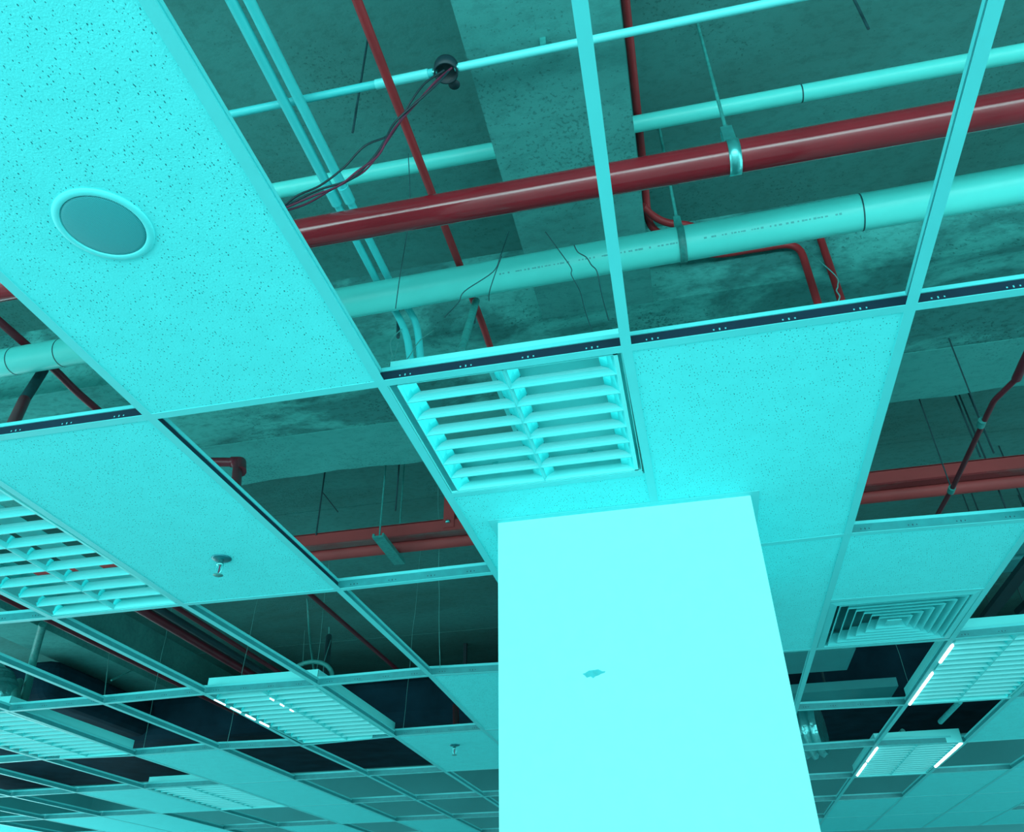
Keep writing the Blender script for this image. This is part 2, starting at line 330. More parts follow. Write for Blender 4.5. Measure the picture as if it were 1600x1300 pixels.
# ------------------------------------------------------------------ suspended ceiling
NODE = {(-13,-3):(-8.4597,-2.1398), (-13,-2):(-8.4597,-0.9398), (-13,-1):(-8.4597,0.2602), (-13,0):(-8.4597,1.4602), (-13,1):(-8.4597,2.6552), (-13,2):(-8.4597,3.8606), (-13,3):(-8.4597,5.0268), (-13,4):(-8.4597,6.1818), (-13,5):(-8.4597,7.3518), (-13,6):(-8.4597,8.5218), (-13,7):(-8.4597,9.6918), (-13,8):(-8.4597,10.8618), (-12,-3):(-7.8627,-2.1398), (-12,-2):(-7.8627,-0.9398), (-12,-1):(-7.8627,0.2602), (-12,0):(-7.8627,1.4602), (-12,1):(-7.8627,2.6552), (-12,2):(-7.8627,3.8606), (-12,3):(-7.8627,5.0268), (-12,4):(-7.8627,6.1818), (-12,5):(-7.8627,7.3518), (-12,6):(-7.8627,8.5218), (-12,7):(-7.8627,9.6918), (-12,8):(-7.8627,10.8618), (-11,-3):(-7.2657,-2.1398), (-11,-2):(-7.2657,-0.9398), (-11,-1):(-7.2657,0.2602), (-11,0):(-7.2657,1.4602), (-11,1):(-7.2657,2.6552), (-11,2):(-7.2657,3.8606), (-11,3):(-7.2657,5.0268), (-11,4):(-7.2657,6.1818), (-11,5):(-7.2657,7.3518), (-11,6):(-7.2657,8.5218), (-11,7):(-7.2657,9.6918), (-11,8):(-7.2657,10.8618), (-10,-3):(-6.6687,-2.1398), (-10,-2):(-6.6687,-0.9398), (-10,-1):(-6.6687,0.2602), (-10,0):(-6.6687,1.4602), (-10,1):(-6.6687,2.6552), (-10,2):(-6.6687,3.8606), (-10,3):(-6.6687,5.0268), (-10,4):(-6.6687,6.1818), (-10,5):(-6.6687,7.3518), (-10,6):(-6.6687,8.5218), (-10,7):(-6.6687,9.6918), (-10,8):(-6.6687,10.8618), (-9,-3):(-6.0717,-2.1398), (-9,-2):(-6.0717,-0.9398), (-9,-1):(-6.0717,0.2602), (-9,0):(-6.0717,1.4602), (-9,1):(-6.0717,2.6552), (-9,2):(-6.0717,3.8606), (-9,3):(-6.0717,5.0268), (-9,4):(-6.0717,6.1818), (-9,5):(-6.0717,7.3518), (-9,6):(-6.0717,8.5218), (-9,7):(-6.0717,9.6918), (-9,8):(-6.0717,10.8618), (-8,-3):(-5.4747,-2.1398), (-8,-2):(-5.4747,-0.9398), (-8,-1):(-5.4747,0.2602), (-8,0):(-5.4747,1.4602), (-8,1):(-5.4747,2.6552), (-8,2):(-5.4747,3.8606), (-8,3):(-5.4747,5.0268), (-8,4):(-5.4747,6.1818), (-8,5):(-5.4747,7.3518), (-8,6):(-5.4747,8.5218), (-8,7):(-5.4747,9.6918), (-8,8):(-5.4747,10.8618), (-7,-3):(-4.8777,-2.1398), (-7,-2):(-4.8777,-0.9398), (-7,-1):(-4.8777,0.2602), (-7,0):(-4.8777,1.4602), (-7,1):(-4.8777,2.6552), (-7,2):(-4.8777,3.8606), (-7,3):(-4.8777,5.0268), (-7,4):(-4.8777,6.1818), (-7,5):(-4.8777,7.3518), (-7,6):(-4.8777,8.5218), (-7,7):(-4.8777,9.6918), (-7,8):(-4.8777,10.8618), (-6,-3):(-4.2807,-2.1398), (-6,-2):(-4.2807,-0.9398), (-6,-1):(-4.2807,0.2602), (-6,0):(-4.2807,1.4602), (-6,1):(-4.2807,2.6552), (-6,2):(-4.2807,3.8606), (-6,3):(-4.2790,5.0036), (-6,4):(-4.2807,6.1818), (-6,5):(-4.2807,7.3518), (-6,6):(-4.2807,8.5218), (-6,7):(-4.2807,9.6918), (-6,8):(-4.2807,10.8618), (-5,-3):(-3.6087,-2.1398), (-5,-2):(-3.6087,-0.9398), (-5,-1):(-3.6087,0.2602), (-5,0):(-3.6087,1.4602), (-5,1):(-3.6087,2.6552), (-5,2):(-3.6046,3.8704), (-5,3):(-3.6324,5.0657), (-5,4):(-3.6087,6.1818), (-5,5):(-3.6087,7.3518), (-5,6):(-3.6087,8.5218), (-5,7):(-3.6087,9.6918), (-5,8):(-3.6087,10.8618), (-4,-3):(-3.0207,-2.1398), (-4,-2):(-3.0207,-0.9398), (-4,-1):(-3.0207,0.2602), (-4,0):(-3.0207,1.4602), (-4,1):(-3.0207,2.6552), (-4,2):(-3.0312,3.8635), (-4,3):(-3.0157,5.0402), (-4,4):(-3.0207,6.1818), (-4,5):(-3.0207,7.3518), (-4,6):(-3.0207,8.5218), (-4,7):(-3.0207,9.6918), (-4,8):(-3.0207,10.8618), (-3,-3):(-2.4347,-2.1398), (-3,-2):(-2.4347,-0.9398), (-3,-1):(-2.4347,0.2602), (-3,0):(-2.4347,1.4602), (-3,1):(-2.4328,2.6675), (-3,2):(-2.4306,3.8334), (-3,3):(-2.4694,5.0808), (-3,4):(-2.4347,6.1818), (-3,5):(-2.4347,7.3518), (-3,6):(-2.4347,8.5218), (-3,7):(-2.4347,9.6918), (-3,8):(-2.4347,10.8618), (-2,-3):(-1.6875,-2.1398), (-2,-2):(-1.7380,-0.9398), (-2,-1):(-1.7886,0.2602), (-2,0):(-1.8392,1.4602), (-2,1):(-1.8605,2.6620), (-2,2):(-1.8156,3.8420), (-2,3):(-1.8155,5.0066), (-2,4):(-1.8392,6.1818), (-2,5):(-1.8392,7.3518), (-2,6):(-1.8392,8.5218), (-2,7):(-1.8392,9.6918), (-2,8):(-1.8392,10.8618), (-1,-3):(-1.2215,-2.1398), (-1,-2):(-1.2271,-0.9398), (-1,-1):(-1.2328,0.2602), (-1,0):(-1.2385,1.4631), (-1,1):(-1.2263,2.6685), (-1,2):(-1.2249,3.8174), (-1,3):(-1.2520,4.9914), (-1,4):(-1.2352,6.1818), (-1,5):(-1.2352,7.3518), (-1,6):(-1.2352,8.5218), (-1,7):(-1.2352,9.6918), (-1,8):(-1.2352,10.8618), (0,-3):(-0.6331,-2.1398), (0,-2):(-0.6303,-0.9398), (0,-1):(-0.6275,0.2602), (0,0):(-0.6247,1.4616), (0,1):(-0.6255,2.6552), (0,2):(-0.6255,3.8606), (0,3):(-0.6255,5.0268), (0,4):(-0.6255,6.1818), (0,5):(-0.6255,7.3518), (0,6):(-0.6255,8.5218), (0,7):(-0.6255,9.6918), (0,8):(-0.6255,10.8618), (1,-3):(0.0300,-2.1398), (1,-2):(0.0077,-0.9398), (1,-1):(-0.0146,0.2602), (1,0):(-0.0369,1.4609), (1,1):(-0.0266,2.6552), (1,2):(-0.0266,3.8606), (1,3):(-0.0266,5.0268), (1,4):(-0.0266,6.1818), (1,5):(-0.0266,7.3518), (1,6):(-0.0266,8.5218), (1,7):(-0.0266,9.6918), (1,8):(-0.0266,10.8618), (2,-3):(0.5640,-2.1398), (2,-2):(0.5667,-0.9398), (2,-1):(0.5694,0.2602), (2,0):(0.5721,1.4592), (2,1):(0.5754,2.6283), (2,2):(0.5701,3.8740), (2,3):(0.5662,5.0156), (2,4):(0.5712,6.1818), (2,5):(0.5712,7.3518), (2,6):(0.5712,8.5218), (2,7):(0.5712,9.6918), (2,8):(0.5712,10.8618), (3,-3):(1.1568,-2.1398), (3,-2):(1.1568,-0.9398), (3,-1):(1.1568,0.2602), (3,0):(1.1568,1.4602), (3,1):(1.1568,2.6552), (3,2):(1.1602,3.8858), (3,3):(1.1667,5.0583), (3,4):(1.1573,6.1589), (3,5):(1.1568,7.3518), (3,6):(1.1568,8.5218), (3,7):(1.1568,9.6918), (3,8):(1.1568,10.8618), (4,-3):(1.7193,-2.1398), (4,-2):(1.7193,-0.9398), (4,-1):(1.7193,0.2602), (4,0):(1.7193,1.4602), (4,1):(1.7193,2.6552), (4,2):(1.7193,3.8606), (4,3):(1.7193,5.0567), (4,4):(1.7306,6.2039), (4,5):(1.7193,7.3518), (4,6):(1.7193,8.5218), (4,7):(1.7193,9.6918), (4,8):(1.7193,10.8618), (5,-3):(2.3093,-2.1398), (5,-2):(2.3093,-0.9398), (5,-1):(2.3093,0.2602), (5,0):(2.3093,1.4602), (5,1):(2.3093,2.6552), (5,2):(2.3093,3.8606), (5,3):(2.3093,5.0268), (5,4):(2.3093,6.1818), (5,5):(2.3093,7.3518), (5,6):(2.3093,8.5218), (5,7):(2.3093,9.6918), (5,8):(2.3093,10.8618), (6,-3):(2.8993,-2.1398), (6,-2):(2.8993,-0.9398), (6,-1):(2.8993,0.2602), (6,0):(2.8993,1.4602), (6,1):(2.8993,2.6552), (6,2):(2.8993,3.8606), (6,3):(2.8993,5.0268), (6,4):(2.8993,6.1818), (6,5):(2.8993,7.3518), (6,6):(2.8993,8.5218), (6,7):(2.8993,9.6918), (6,8):(2.8993,10.8618), (7,-3):(3.4893,-2.1398), (7,-2):(3.4893,-0.9398), (7,-1):(3.4893,0.2602), (7,0):(3.4893,1.4602), (7,1):(3.4893,2.6552), (7,2):(3.4893,3.8606), (7,3):(3.4893,5.0268), (7,4):(3.4893,6.1818), (7,5):(3.4893,7.3518), (7,6):(3.4893,8.5218), (7,7):(3.4893,9.6918), (7,8):(3.4893,10.8618), (8,-3):(4.0793,-2.1398), (8,-2):(4.0793,-0.9398), (8,-1):(4.0793,0.2602), (8,0):(4.0793,1.4602), (8,1):(4.0793,2.6552), (8,2):(4.0793,3.8606), (8,3):(4.0793,5.0268), (8,4):(4.0793,6.1818), (8,5):(4.0793,7.3518), (8,6):(4.0793,8.5218), (8,7):(4.0793,9.6918), (8,8):(4.0793,10.8618), (9,-3):(4.6693,-2.1398), (9,-2):(4.6693,-0.9398), (9,-1):(4.6693,0.2602), (9,0):(4.6693,1.4602), (9,1):(4.6693,2.6552), (9,2):(4.6693,3.8606), (9,3):(4.6693,5.0268), (9,4):(4.6693,6.1818), (9,5):(4.6693,7.3518), (9,6):(4.6693,8.5218), (9,7):(4.6693,9.6918), (9,8):(4.6693,10.8618), (10,-3):(5.2593,-2.1398), (10,-2):(5.2593,-0.9398), (10,-1):(5.2593,0.2602), (10,0):(5.2593,1.4602), (10,1):(5.2593,2.6552), (10,2):(5.2593,3.8606), (10,3):(5.2593,5.0268), (10,4):(5.2593,6.1818), (10,5):(5.2593,7.3518), (10,6):(5.2593,8.5218), (10,7):(5.2593,9.6918), (10,8):(5.2593,10.8618), (11,-3):(5.8493,-2.1398), (11,-2):(5.8493,-0.9398), (11,-1):(5.8493,0.2602), (11,0):(5.8493,1.4602), (11,1):(5.8493,2.6552), (11,2):(5.8493,3.8606), (11,3):(5.8493,5.0268), (11,4):(5.8493,6.1818), (11,5):(5.8493,7.3518), (11,6):(5.8493,8.5218), (11,7):(5.8493,9.6918), (11,8):(5.8493,10.8618), (12,-3):(6.4393,-2.1398), (12,-2):(6.4393,-0.9398), (12,-1):(6.4393,0.2602), (12,0):(6.4393,1.4602), (12,1):(6.4393,2.6552), (12,2):(6.4393,3.8606), (12,3):(6.4393,5.0268), (12,4):(6.4393,6.1818), (12,5):(6.4393,7.3518), (12,6):(6.4393,8.5218), (12,7):(6.4393,9.6918), (12,8):(6.4393,10.8618), (13,-3):(7.0293,-2.1398), (13,-2):(7.0293,-0.9398), (13,-1):(7.0293,0.2602), (13,0):(7.0293,1.4602), (13,1):(7.0293,2.6552), (13,2):(7.0293,3.8606), (13,3):(7.0293,5.0268), (13,4):(7.0293,6.1818), (13,5):(7.0293,7.3518), (13,6):(7.0293,8.5218), (13,7):(7.0293,9.6918), (13,8):(7.0293,10.8618)}
ceil = empty('ceiling', (0, 3, ZC), kind='structure')
I0, I1, J0, J1 = -13, 13, -3, 8
FL = 0.012
def nd(i, j): return NODE[(i, j)]
def lerp2(a, b, t): return (a[0]+(b[0]-a[0])*t, a[1]+(b[1]-a[1])*t)
def tee(p, q, name, web, slots=None, h=0.040, inset=FL, zoff=0.0):
    a = Vector((p[0], p[1], ZC+zoff)); c = Vector((q[0], q[1], ZC+zoff)); d = (c-a).normalized()
    a2 = a+d*inset; c2 = c-d*inset
    b = MB(); b.extrude([(-FL, 0), (FL, 0), (FL, 0.0015), (-FL, 0.0015)], a2, c2)
    nf = len(b.f)
    b.extrude([(-0.0008, 0.0015), (0.0008, 0.0015), (0.0008, h-0.011), (-0.0008, h-0.011)], a2, c2, close=False)
    nw = len(b.f)
    b.extrude([(-0.0035, h-0.011), (0.0035, h-0.011), (0.0035, h), (-0.0035, h)], a2, c2)
    o = b.build(name, [M['tee'], web], ceil)
    for k, pl in enumerate(o.data.polygons):
        pl.material_index = 1 if nf <= k < nw else 0
    if slots:
        s = MB(); L = (c2-a2).length; side = d.cross(Vector((0, 0, 1)))
        t = 0.06
        while t < L-0.05:
            for e, hh in ((-0.013, 0.004), (0, 0.006), (0.013, 0.004)):
                m_ = a2+d*(t+e)+Vector((0, 0, 0.017))
                for sg in (1, -1):
                    w = side*sg*0.0013
                    vs = [m_+w-d*0.0016-Vector((0,0,hh/2)), m_+w+d*0.0016-Vector((0,0,hh/2)), m_+w+d*0.0016+Vector((0,0,hh/2)), m_+w-d*0.0016+Vector((0,0,hh/2))]
                    s.add(vs, [(0, 1, 2, 3)])
            t += 0.15
        s.build('web_slots', slots, ceil, kind='stuff')
    return o

# what fills each cell (i, j): i between A(i) and A(i+1), j between B(j) and B(j+1)
T = {}
def setc(k, *cells):
    for c in cells: T[c] = k
setc('tile', (-1, -1), (-2, 0), (1, 0), (1, 1), (-1, 2), (-2, 3), (-5, 3), (4, 3), (-1, 3), (5, 1), (6, 2))
setc('light', (-3, 0), (-3, 2), (-6, 2), (3, 2), (3, 4), (-6, 4))
setc('cut', (0, 0), (0, 1))
setc('diff', (2, 1))
rc = random.Random(5)
for j in range(4, J1):
    for i in range(I0, I1):
        if (i, j) not in T and rc.random() < 0.5: T[(i, j)] = 'tile'
for j in range(-3, 4):
    for i in list(range(I0, -7))+list(range(7, I1)):
        if (i, j) not in T and rc.random() < 0.35: T[(i, j)] = 'tile'

# main tees along the B lines, cross tees along the A lines
colhit = lambda x, y: CX0-0.01 < x < CX1+0.01 and CY0-0.01 < y < CY1+0.01
for j in range(J0, J1+1):
    near = j <= 0
    for i in range(I0, I1):
        p, q = nd(i, j), nd(i+1, j)
        if j == 1 and i == 0:                     # the column stands in this run: stop at its wall angle
            tee(p, (CX0-0.012, lerp2(p, q, 0.17)[1]), 'main_tee', M['web_pale'], None, 0.045, 0.0)
            continue
        if j == 1 and i == 1:
            tee((CX1+0.012, lerp2(p, q, 0.47)[1]), q, 'main_tee', M['web_pale'], None, 0.045, 0.0)
            continue
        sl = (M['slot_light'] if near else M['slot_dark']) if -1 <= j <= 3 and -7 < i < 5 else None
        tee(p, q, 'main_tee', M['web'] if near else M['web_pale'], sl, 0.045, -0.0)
for i in range(I0, I1+1):
    for j in range(J0, J1):
        p, q = nd(i, j), nd(i, j+1)
        if i == 1 and j == 0: q = (q[0]+(p[0]-q[0])*0.33, CY0-0.012)
        if i == 1 and j == 1: p = (p[0], CY1+0.012)
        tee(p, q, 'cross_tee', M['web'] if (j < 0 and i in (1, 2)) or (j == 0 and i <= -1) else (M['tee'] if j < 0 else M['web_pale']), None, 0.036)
YH = 2.05            # half-length tee behind the light next to the column
tee((lerp2(nd(0, 0), nd(0, 1), 0.5)[0], YH), (nd(1, 0)[0], YH), 'cross_tee', M['web_pale'], None, 0.036)
pa, pb = lerp2(nd(2, 1), nd(2, 2), 0.5), lerp2(nd(3, 1), nd(3, 2), 0.5)
tee(pa, pb, 'cross_tee', M['web_pale'], None, 0.036)
# wall angle round the column
b = MB()
w = 0.025
b.box(CX0-w, CX1+w, CY0-w, CY0, ZC-0.0005, ZC+0.0010); b.box(CX0-w, CX1+w, CY1, CY1+w, ZC-0.0005, ZC+0.0010)
b.box(CX0-w, CX0, CY0, CY1, ZC-0.0005, ZC+0.0010); b.box(CX1, CX1+w, CY0, CY1, ZC-0.0005, ZC+0.0010)
b.box(CX0-0.0015, CX1+0.0015, CY0-0.0015, CY0, ZC, ZC+0.025); b.box(CX0-0.0015, CX0, CY0, CY1, ZC, ZC+0.025); b.box(CX1, CX1+0.0015, CY0, CY1, ZC, ZC+0.025)
b.build('wall_angle', M['tee'], ceil)

def inset_quad(ps, g):
    c = Vector((sum(p[0] for p in ps)/len(ps), sum(p[1] for p in ps)/len(ps)))
    out = []
    for p in ps:
        v = Vector(p)-c
        out.append((p[0]-math.copysign(g, v.x), p[1]-math.copysign(g, v.y)))
    return out
def cell(i, j, t0=0.0, t1=1.0):
    a, b_, c, d = nd(i, j), nd(i+1, j), nd(i+1, j+1), nd(i, j+1)
    return [lerp2(a, d, t0), lerp2(b_, c, t0), lerp2(b_, c, t1), lerp2(a, d, t1)]
def tile(poly, g=0.004):
    return MB().prism(inset_quad(poly, g), ZC+0.0018, ZC+0.0165).build('ceiling_tile', M['tile'], ceil)
x0, x1 = nd(0, 0)[0], nd(1, 0)[0]
for (i, j), k in T.items():
    if (i, j) in ((1, 0), (1, 1)): continue
    elif k == 'tile': tile(cell(i, j))
    elif k == 'diff': tile(cell(i, j, 0, 0.5))
# the two tiles cut round the column
g = 0.004
a0, a1, b1_, b0_ = nd(0, 0), nd(1, 0), nd(1, 1), nd(0, 1)
xl0 = lerp2(a0, b0_, 0.5)[0]+g; xl1 = b0_[0]+g; xr0 = lerp2(a1, b1_, 0.5)[0]-g; yb = b1_[1]-g
cut = [(xl0, YH+g), (xr0, YH+g), (xr0, CY0-0.003), (CX0-0.003, CY0-0.003), (CX0-0.003, yb), (xl1, yb)]
notch = [(a1[0]+g, a1[1]+g), (nd(2, 0)[0]-g, nd(2, 0)[1]+g), (nd(2, 1)[0]-g, nd(2, 1)[1]-g), (CX1+0.003, yb), (CX1+0.003, CY0-0.003), (lerp2(a1, b1_, 0.6)[0]+g, CY0-0.003)]
MB().prism(cut, ZC+0.0018, ZC+0.0165).build('ceiling_tile', M['tile'], ceil, label='tile notched round the column')
MB().prism(notch, ZC+0.0018, ZC+0.0165).build('ceiling_tile', M['tile'], ceil, label='tile notched round the column')
q0, q1, q2, q3 = nd(0, 1), nd(1, 1), nd(1, 2), nd(0, 2)
cut = [(q0[0]+g, q0[1]+g), (CX0-0.003, q0[1]+g), (CX0-0.003, CY1+0.003), (q1[0]-g, CY1+0.003), (q2[0]-g, q2[1]-g), (q3[0]+g, q3[1]-g)]
MB().prism(cut, ZC+0.0018, ZC+0.0165).build('ceiling_tile', M['tile'], ceil, label='tile notched round the column')

# fourth notched tile, beyond the column
v0, v1, v2, v3 = nd(1, 1), nd(2, 1), nd(2, 2), nd(1, 2)
cut = [(CX1+0.003, v0[1]+g), (v1[0]-g, v1[1]+g), (v2[0]-g, v2[1]-g), (v3[0]+g, v3[1]-g), (v0[0]+g, CY1+0.003), (CX1+0.003, CY1+0.003)]
MB().prism(cut, ZC+0.0018, ZC+0.0165).build('ceiling_tile', M['tile'], ceil, label='tile notched round the column')
# hanger wires of the grid
def wire(p0, p1, m='wire', r=0.0012, wob=0.0, seg=5, n=10, name='hanger_wire', parent=None):
    p0 = Vector(p0); p1 = Vector(p1); pts = []
    for k in range(n+1):
        t = k/n; p = p0.lerp(p1, t)
        if wob and 0 < k < n: p += Vector((random.uniform(-wob, wob), random.uniform(-wob, wob), 0))
        pts.append(p)
    return MB().tube(pts, r, seg).build(name, M[m], parent if parent else ceil)
for (i, j) in [(-5, 3), (-4, 3), (-3, 3), (-2, 3), (-1, 2), (3, 3), ]:
    x, y = nd(i, j)
    wire((x+0.05, y, ZC+0.03), (x+0.05+random.uniform(-.08, .08), y+random.uniform(-.05, .05), ZS-0.001), wob=0.004)

# ------------------------------------------------------------------ louvred ceiling lights
def louvre_light(x0, x1, y0, y1, cells, label, streaks=(), holes=(), hh=0.085, gap=0.010, gapl=None):
    """recessed troffer: enamelled body, V blades across, one spine down the middle"""
    e = 0.0125
    x0 += e; x1 -= e; y0 += e; y1 -= e
    cx, cy = (x0+x1)/2, (y0+y1)/2
    r = empty('ceiling_light', (cx, cy, ZC), label, 'light', 'louvred ceiling lights')
    z0 = ZC+0.002; zt = ZC+hh
    b = MB()
    b.box(x0, x1, y0, y0+0.0015, z0, zt); b.box(x0, x1, y1-0.0015, y1, z0, zt)
    b.box(x0, x0+0.0015, y0, y1, z0, zt); b.box(x1-0.0015, x1, y0, y1, z0, zt)
    hs = sorted(holes)
    if not hs: b.box(x0, x1, y0, y1, zt, zt+0.0015)
    else:
        xs = x0
        for (hx0, hx1, hy0, hy1) in hs:
            b.box(xs, hx0, y0, y1, zt, zt+0.0015)
            b.box(hx0, hx1, y0, hy0, zt, zt+0.0015); b.box(hx0, hx1, hy1, y1, zt, zt+0.0015)
            xs = hx1
        b.box(xs, x1, y0, y1, zt, zt+0.0015)
    b.build('housing', M['fix'], r)
    bh = (y1-y0)/cells*0.30
    # rim of the louvre insert
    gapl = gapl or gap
    MB().box(x0, x0+gapl-0.001, y0, y1, z0+0.006, z0+0.010).build('gap_shade_strip', M['web_pale'], r)  # darker strip, painted shade in the gap beside the louvre frame
    ix0, ix1, iy0, iy1 = x0+gapl, x1-gap, y0+gap*0.6, y1-gap*0.4
    b = MB(); t = 0.010; zi = z0+0.001; zj = zi+0.042
    zj = zi+bh+0.004
    b.box(ix0, ix0+0.002, iy0, iy1, zi, zj); b.box(ix1-t, ix1, iy0, iy1, zi, zj)
    b.box(ix0, ix1, iy0, iy0+0.002, zi, zj); b.box(ix0, ix1, iy1-0.004, iy1, zi, zj)
    b.build('louvre_frame', M['fix'], r)
    ix0 += 0.002; ix1 -= t
    # blades: sharp below, wide and hollow-sided above
    prof = [(-0.0016, 0), (0.0016, 0), (0.0032, bh*0.35), (0.0060, bh*0.7), (0.0105, bh), (-0.0105, bh), (-0.0060, bh*0.7), (-0.0032, bh*0.35)]
    me = None
    for k in range(1, cells):
        y = iy0+(iy1-iy0)*k/cells
        if me is None:
            o = MB().extrude(prof, (ix0, y, zi), (ix1, y, zi)).build('louvre_blade', M['blade'], r); me = o; yy = y
        else:
            o = me.copy(); COL.objects.link(o); o.location = (0, y-yy, 0)
    xm = (ix0+ix1)/2
    sp_unused = [(-0.0015, -0.0005), (0.0015, -0.0005), (0.0080, bh*0.4), (0.018, bh*0.8), (0.030, bh+0.002), (-0.030, bh+0.002), (-0.018, bh*0.8), (-0.0080, bh*0.4)]
    kn = [(-0.0015, -0.0005), (0.0015, -0.0005), (0.0060, bh*0.5), (-0.0060, bh*0.5)]
    ks = MB().extrude(kn, (xm, iy0, zi), (xm, iy1, zi)).build('louvre_spine', M['blade'], r)
    wg = [(-0.0060, bh*0.5), (0.0060, bh*0.5), (0.018, bh*0.85), (0.030, bh+0.002), (-0.030, bh+0.002), (-0.018, bh*0.85)]
    MB().extrude(wg, (xm, iy0, zi), (xm, iy1, zi)).build('spine_reflector', M['mirror'], ks)
    # curved side reflectors, one each side
    for sx, xe in ((1, ix0), (-1, ix1)):
        pts = [(0, 0), (0.006, bh*0.35), (0.018, bh*0.75), (0.036, bh), (0.036, bh+0.003), (0.0, bh+0.003)]
        MB().extrude([(sx*a, c) for a, c in pts], (xe, iy0, zi), (xe, iy1, zi)).build('side_reflector', M['mirror'], r)
    if 1:
        for y in ([iy0+0.015, iy1-0.02] if hh < 0.1 else []):
            pass
        for xx in ((x0+xm)/2, (x1+xm)/2):       # lamp clips at the far end
            MB().box(xx-0.008, xx+0.008, y1-0.03, y1-0.012, ZC+0.045, zt).build('lamp_clip', M['steel'], r)
    for (lx, ly0, ly1, rr, lz) in streaks:
        tb = MB().tube([(lx, ly0, lz), (lx, ly1, lz)], rr, 10).build('streak_rod', M['tube'], r, label='glowing white streak')  # white edge streaks drawn as short, thin glowing rods
    return r
def cellrect(i, j, t0=0, t1=1):
    c = cell(i, j, t0, t1)
    return ((c[0][0]+c[3][0])/2, (c[1][0]+c[2][0])/2, (c[0][1]+c[1][1])/2, (c[2][1]+c[3][1])/2)
X0, X1, Y0, Y1 = cellrect(0, 0)
X0 = nd(0, 0)[0]; X1 = nd(1, 0)[0]
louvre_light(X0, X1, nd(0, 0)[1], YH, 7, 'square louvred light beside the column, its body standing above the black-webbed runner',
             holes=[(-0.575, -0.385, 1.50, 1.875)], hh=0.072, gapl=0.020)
X0, X1, Y0, Y1 = cellrect(-3, 0)
louvre_light(X0, X1, Y0, Y1, 12, 'long louvred light next to the tile with the nearer sprinkler', holes=[(X0+0.07, X0+0.25, Y0+0.05, Y1-0.15), (X0+0.35, X0+0.52, Y0+0.05, Y1-0.15)])
X0, X1, Y0, Y1 = cellrect(-3, 2)
louvre_light(X0, X1, Y0, Y1, 13, 'louvred light under the coiled conduit, with a row of white streaks along one edge',
             streaks=[(X0+0.0165, Y0+0.10+0.17*k, Y0+0.21+0.17*k, 0.004, ZC+0.0005) for k in range(4)]+[(X0+0.30, Y0+0.16+0.12*k, Y0+0.20+0.12*k, 0.003, ZC+0.001) for k in range(3)])
X0, X1, Y0, Y1 = cellrect(-6, 2)
louvre_light(X0, X1, Y0, Y1, 13, 'louvred light beside the shiny foil bundle, farthest from the column')
X0, X1, Y0, Y1 = cellrect(3, 2)
louvre_light(X0, X1, Y0, Y1, 14, 'louvred light beyond the square air diffuser, a white glowing line along its edge',
             streaks=[(X0+0.018, Y0+0.10, Y0+0.36, 0.007, ZC+0.0005), (X0+0.018, Y0+0.55, Y1-0.02, 0.007, ZC+0.0005)])
X0, X1, Y0, Y1 = cellrect(3, 4)
louvre_light(X0, X1, Y0, Y1, 14, 'louvred light deepest in the room, glowing lines along both its edges',
             streaks=[(X0+0.018, Y0+0.04, Y0+0.50, 0.008, ZC+0.0005), (X1-0.018, Y0+0.04, Y1-0.3, 0.008, ZC+0.0005), (X0+0.018, Y0+0.6, Y1-0.1, 0.008, ZC+0.0005)])
X0, X1, Y0, Y1 = cellrect(-6, 4)
louvre_light(X0, X1, Y0, Y1, 13, 'dim louvred light in the deepest row away from the column')

# ------------------------------------------------------------------ square air diffuser
X0, X1, Y0, Y1 = cellrect(2, 1, 0.5, 1)
cx, cy = (X0+X1)/2, (Y0+Y1)/2; hx, hy = (X1-X0)/2-0.013, (Y1-Y0)/2-0.013
df = empty('air_diffuser', (cx, cy, ZC), 'square four-way air diffuser of nested blades beside its plain tile', 'air vent')
b = MB(); 
def ring(b, s0, z0, s1, z1):
    """sloped square strip from half-size factor s0 at z0 to s1 at z1"""
    vs = []
    for s, z in ((s0, z0), (s1, z1)):
        for a, c in ((-1, -1), (1, -1), (1, 1), (-1, 1)): vs.append((cx+a*hx*s, cy+c*hy*s, z))
    b.add(vs, [(k, (k+1) % 4, 4+(k+1) % 4, 4+k) for k in range(4)])
ring(b, 1.0, ZC+0.0015, 0.90, ZC-0.004); ring(b, 0.90, ZC-0.004, 0.885, ZC+0.004); ring(b, 0.885, ZC+0.004, 0.885, ZC+0.06); ring(b, 1.0, ZC+0.0015, 1.0, ZC+0.008)
b.build('diffuser_frame', M['diff'], df)
for k in range(6):
    s = 0.86-k*0.125
    b = MB(); ring(b, s, ZC-0.002, s-0.012, ZC-0.003); ring(b, s-0.012, ZC-0.003, s-0.115, ZC+0.040); ring(b, s, ZC-0.002, s-0.10, ZC+0.041)
    b.build('diffuser_blade', M['diff'], df)
MB().box(cx-0.10*hx, cx+0.10*hx, cy-0.10*hy, cy+0.10*hy, ZC-0.003, ZC+0.001).build('diffuser_blade', M['diff'], df)
MB().box(cx-0.9*hx, cx+0.9*hx, cy-0.9*hy, cy+0.9*hy, ZC+0.06, ZC+0.25).build('plenum_box', M['duct'], df)

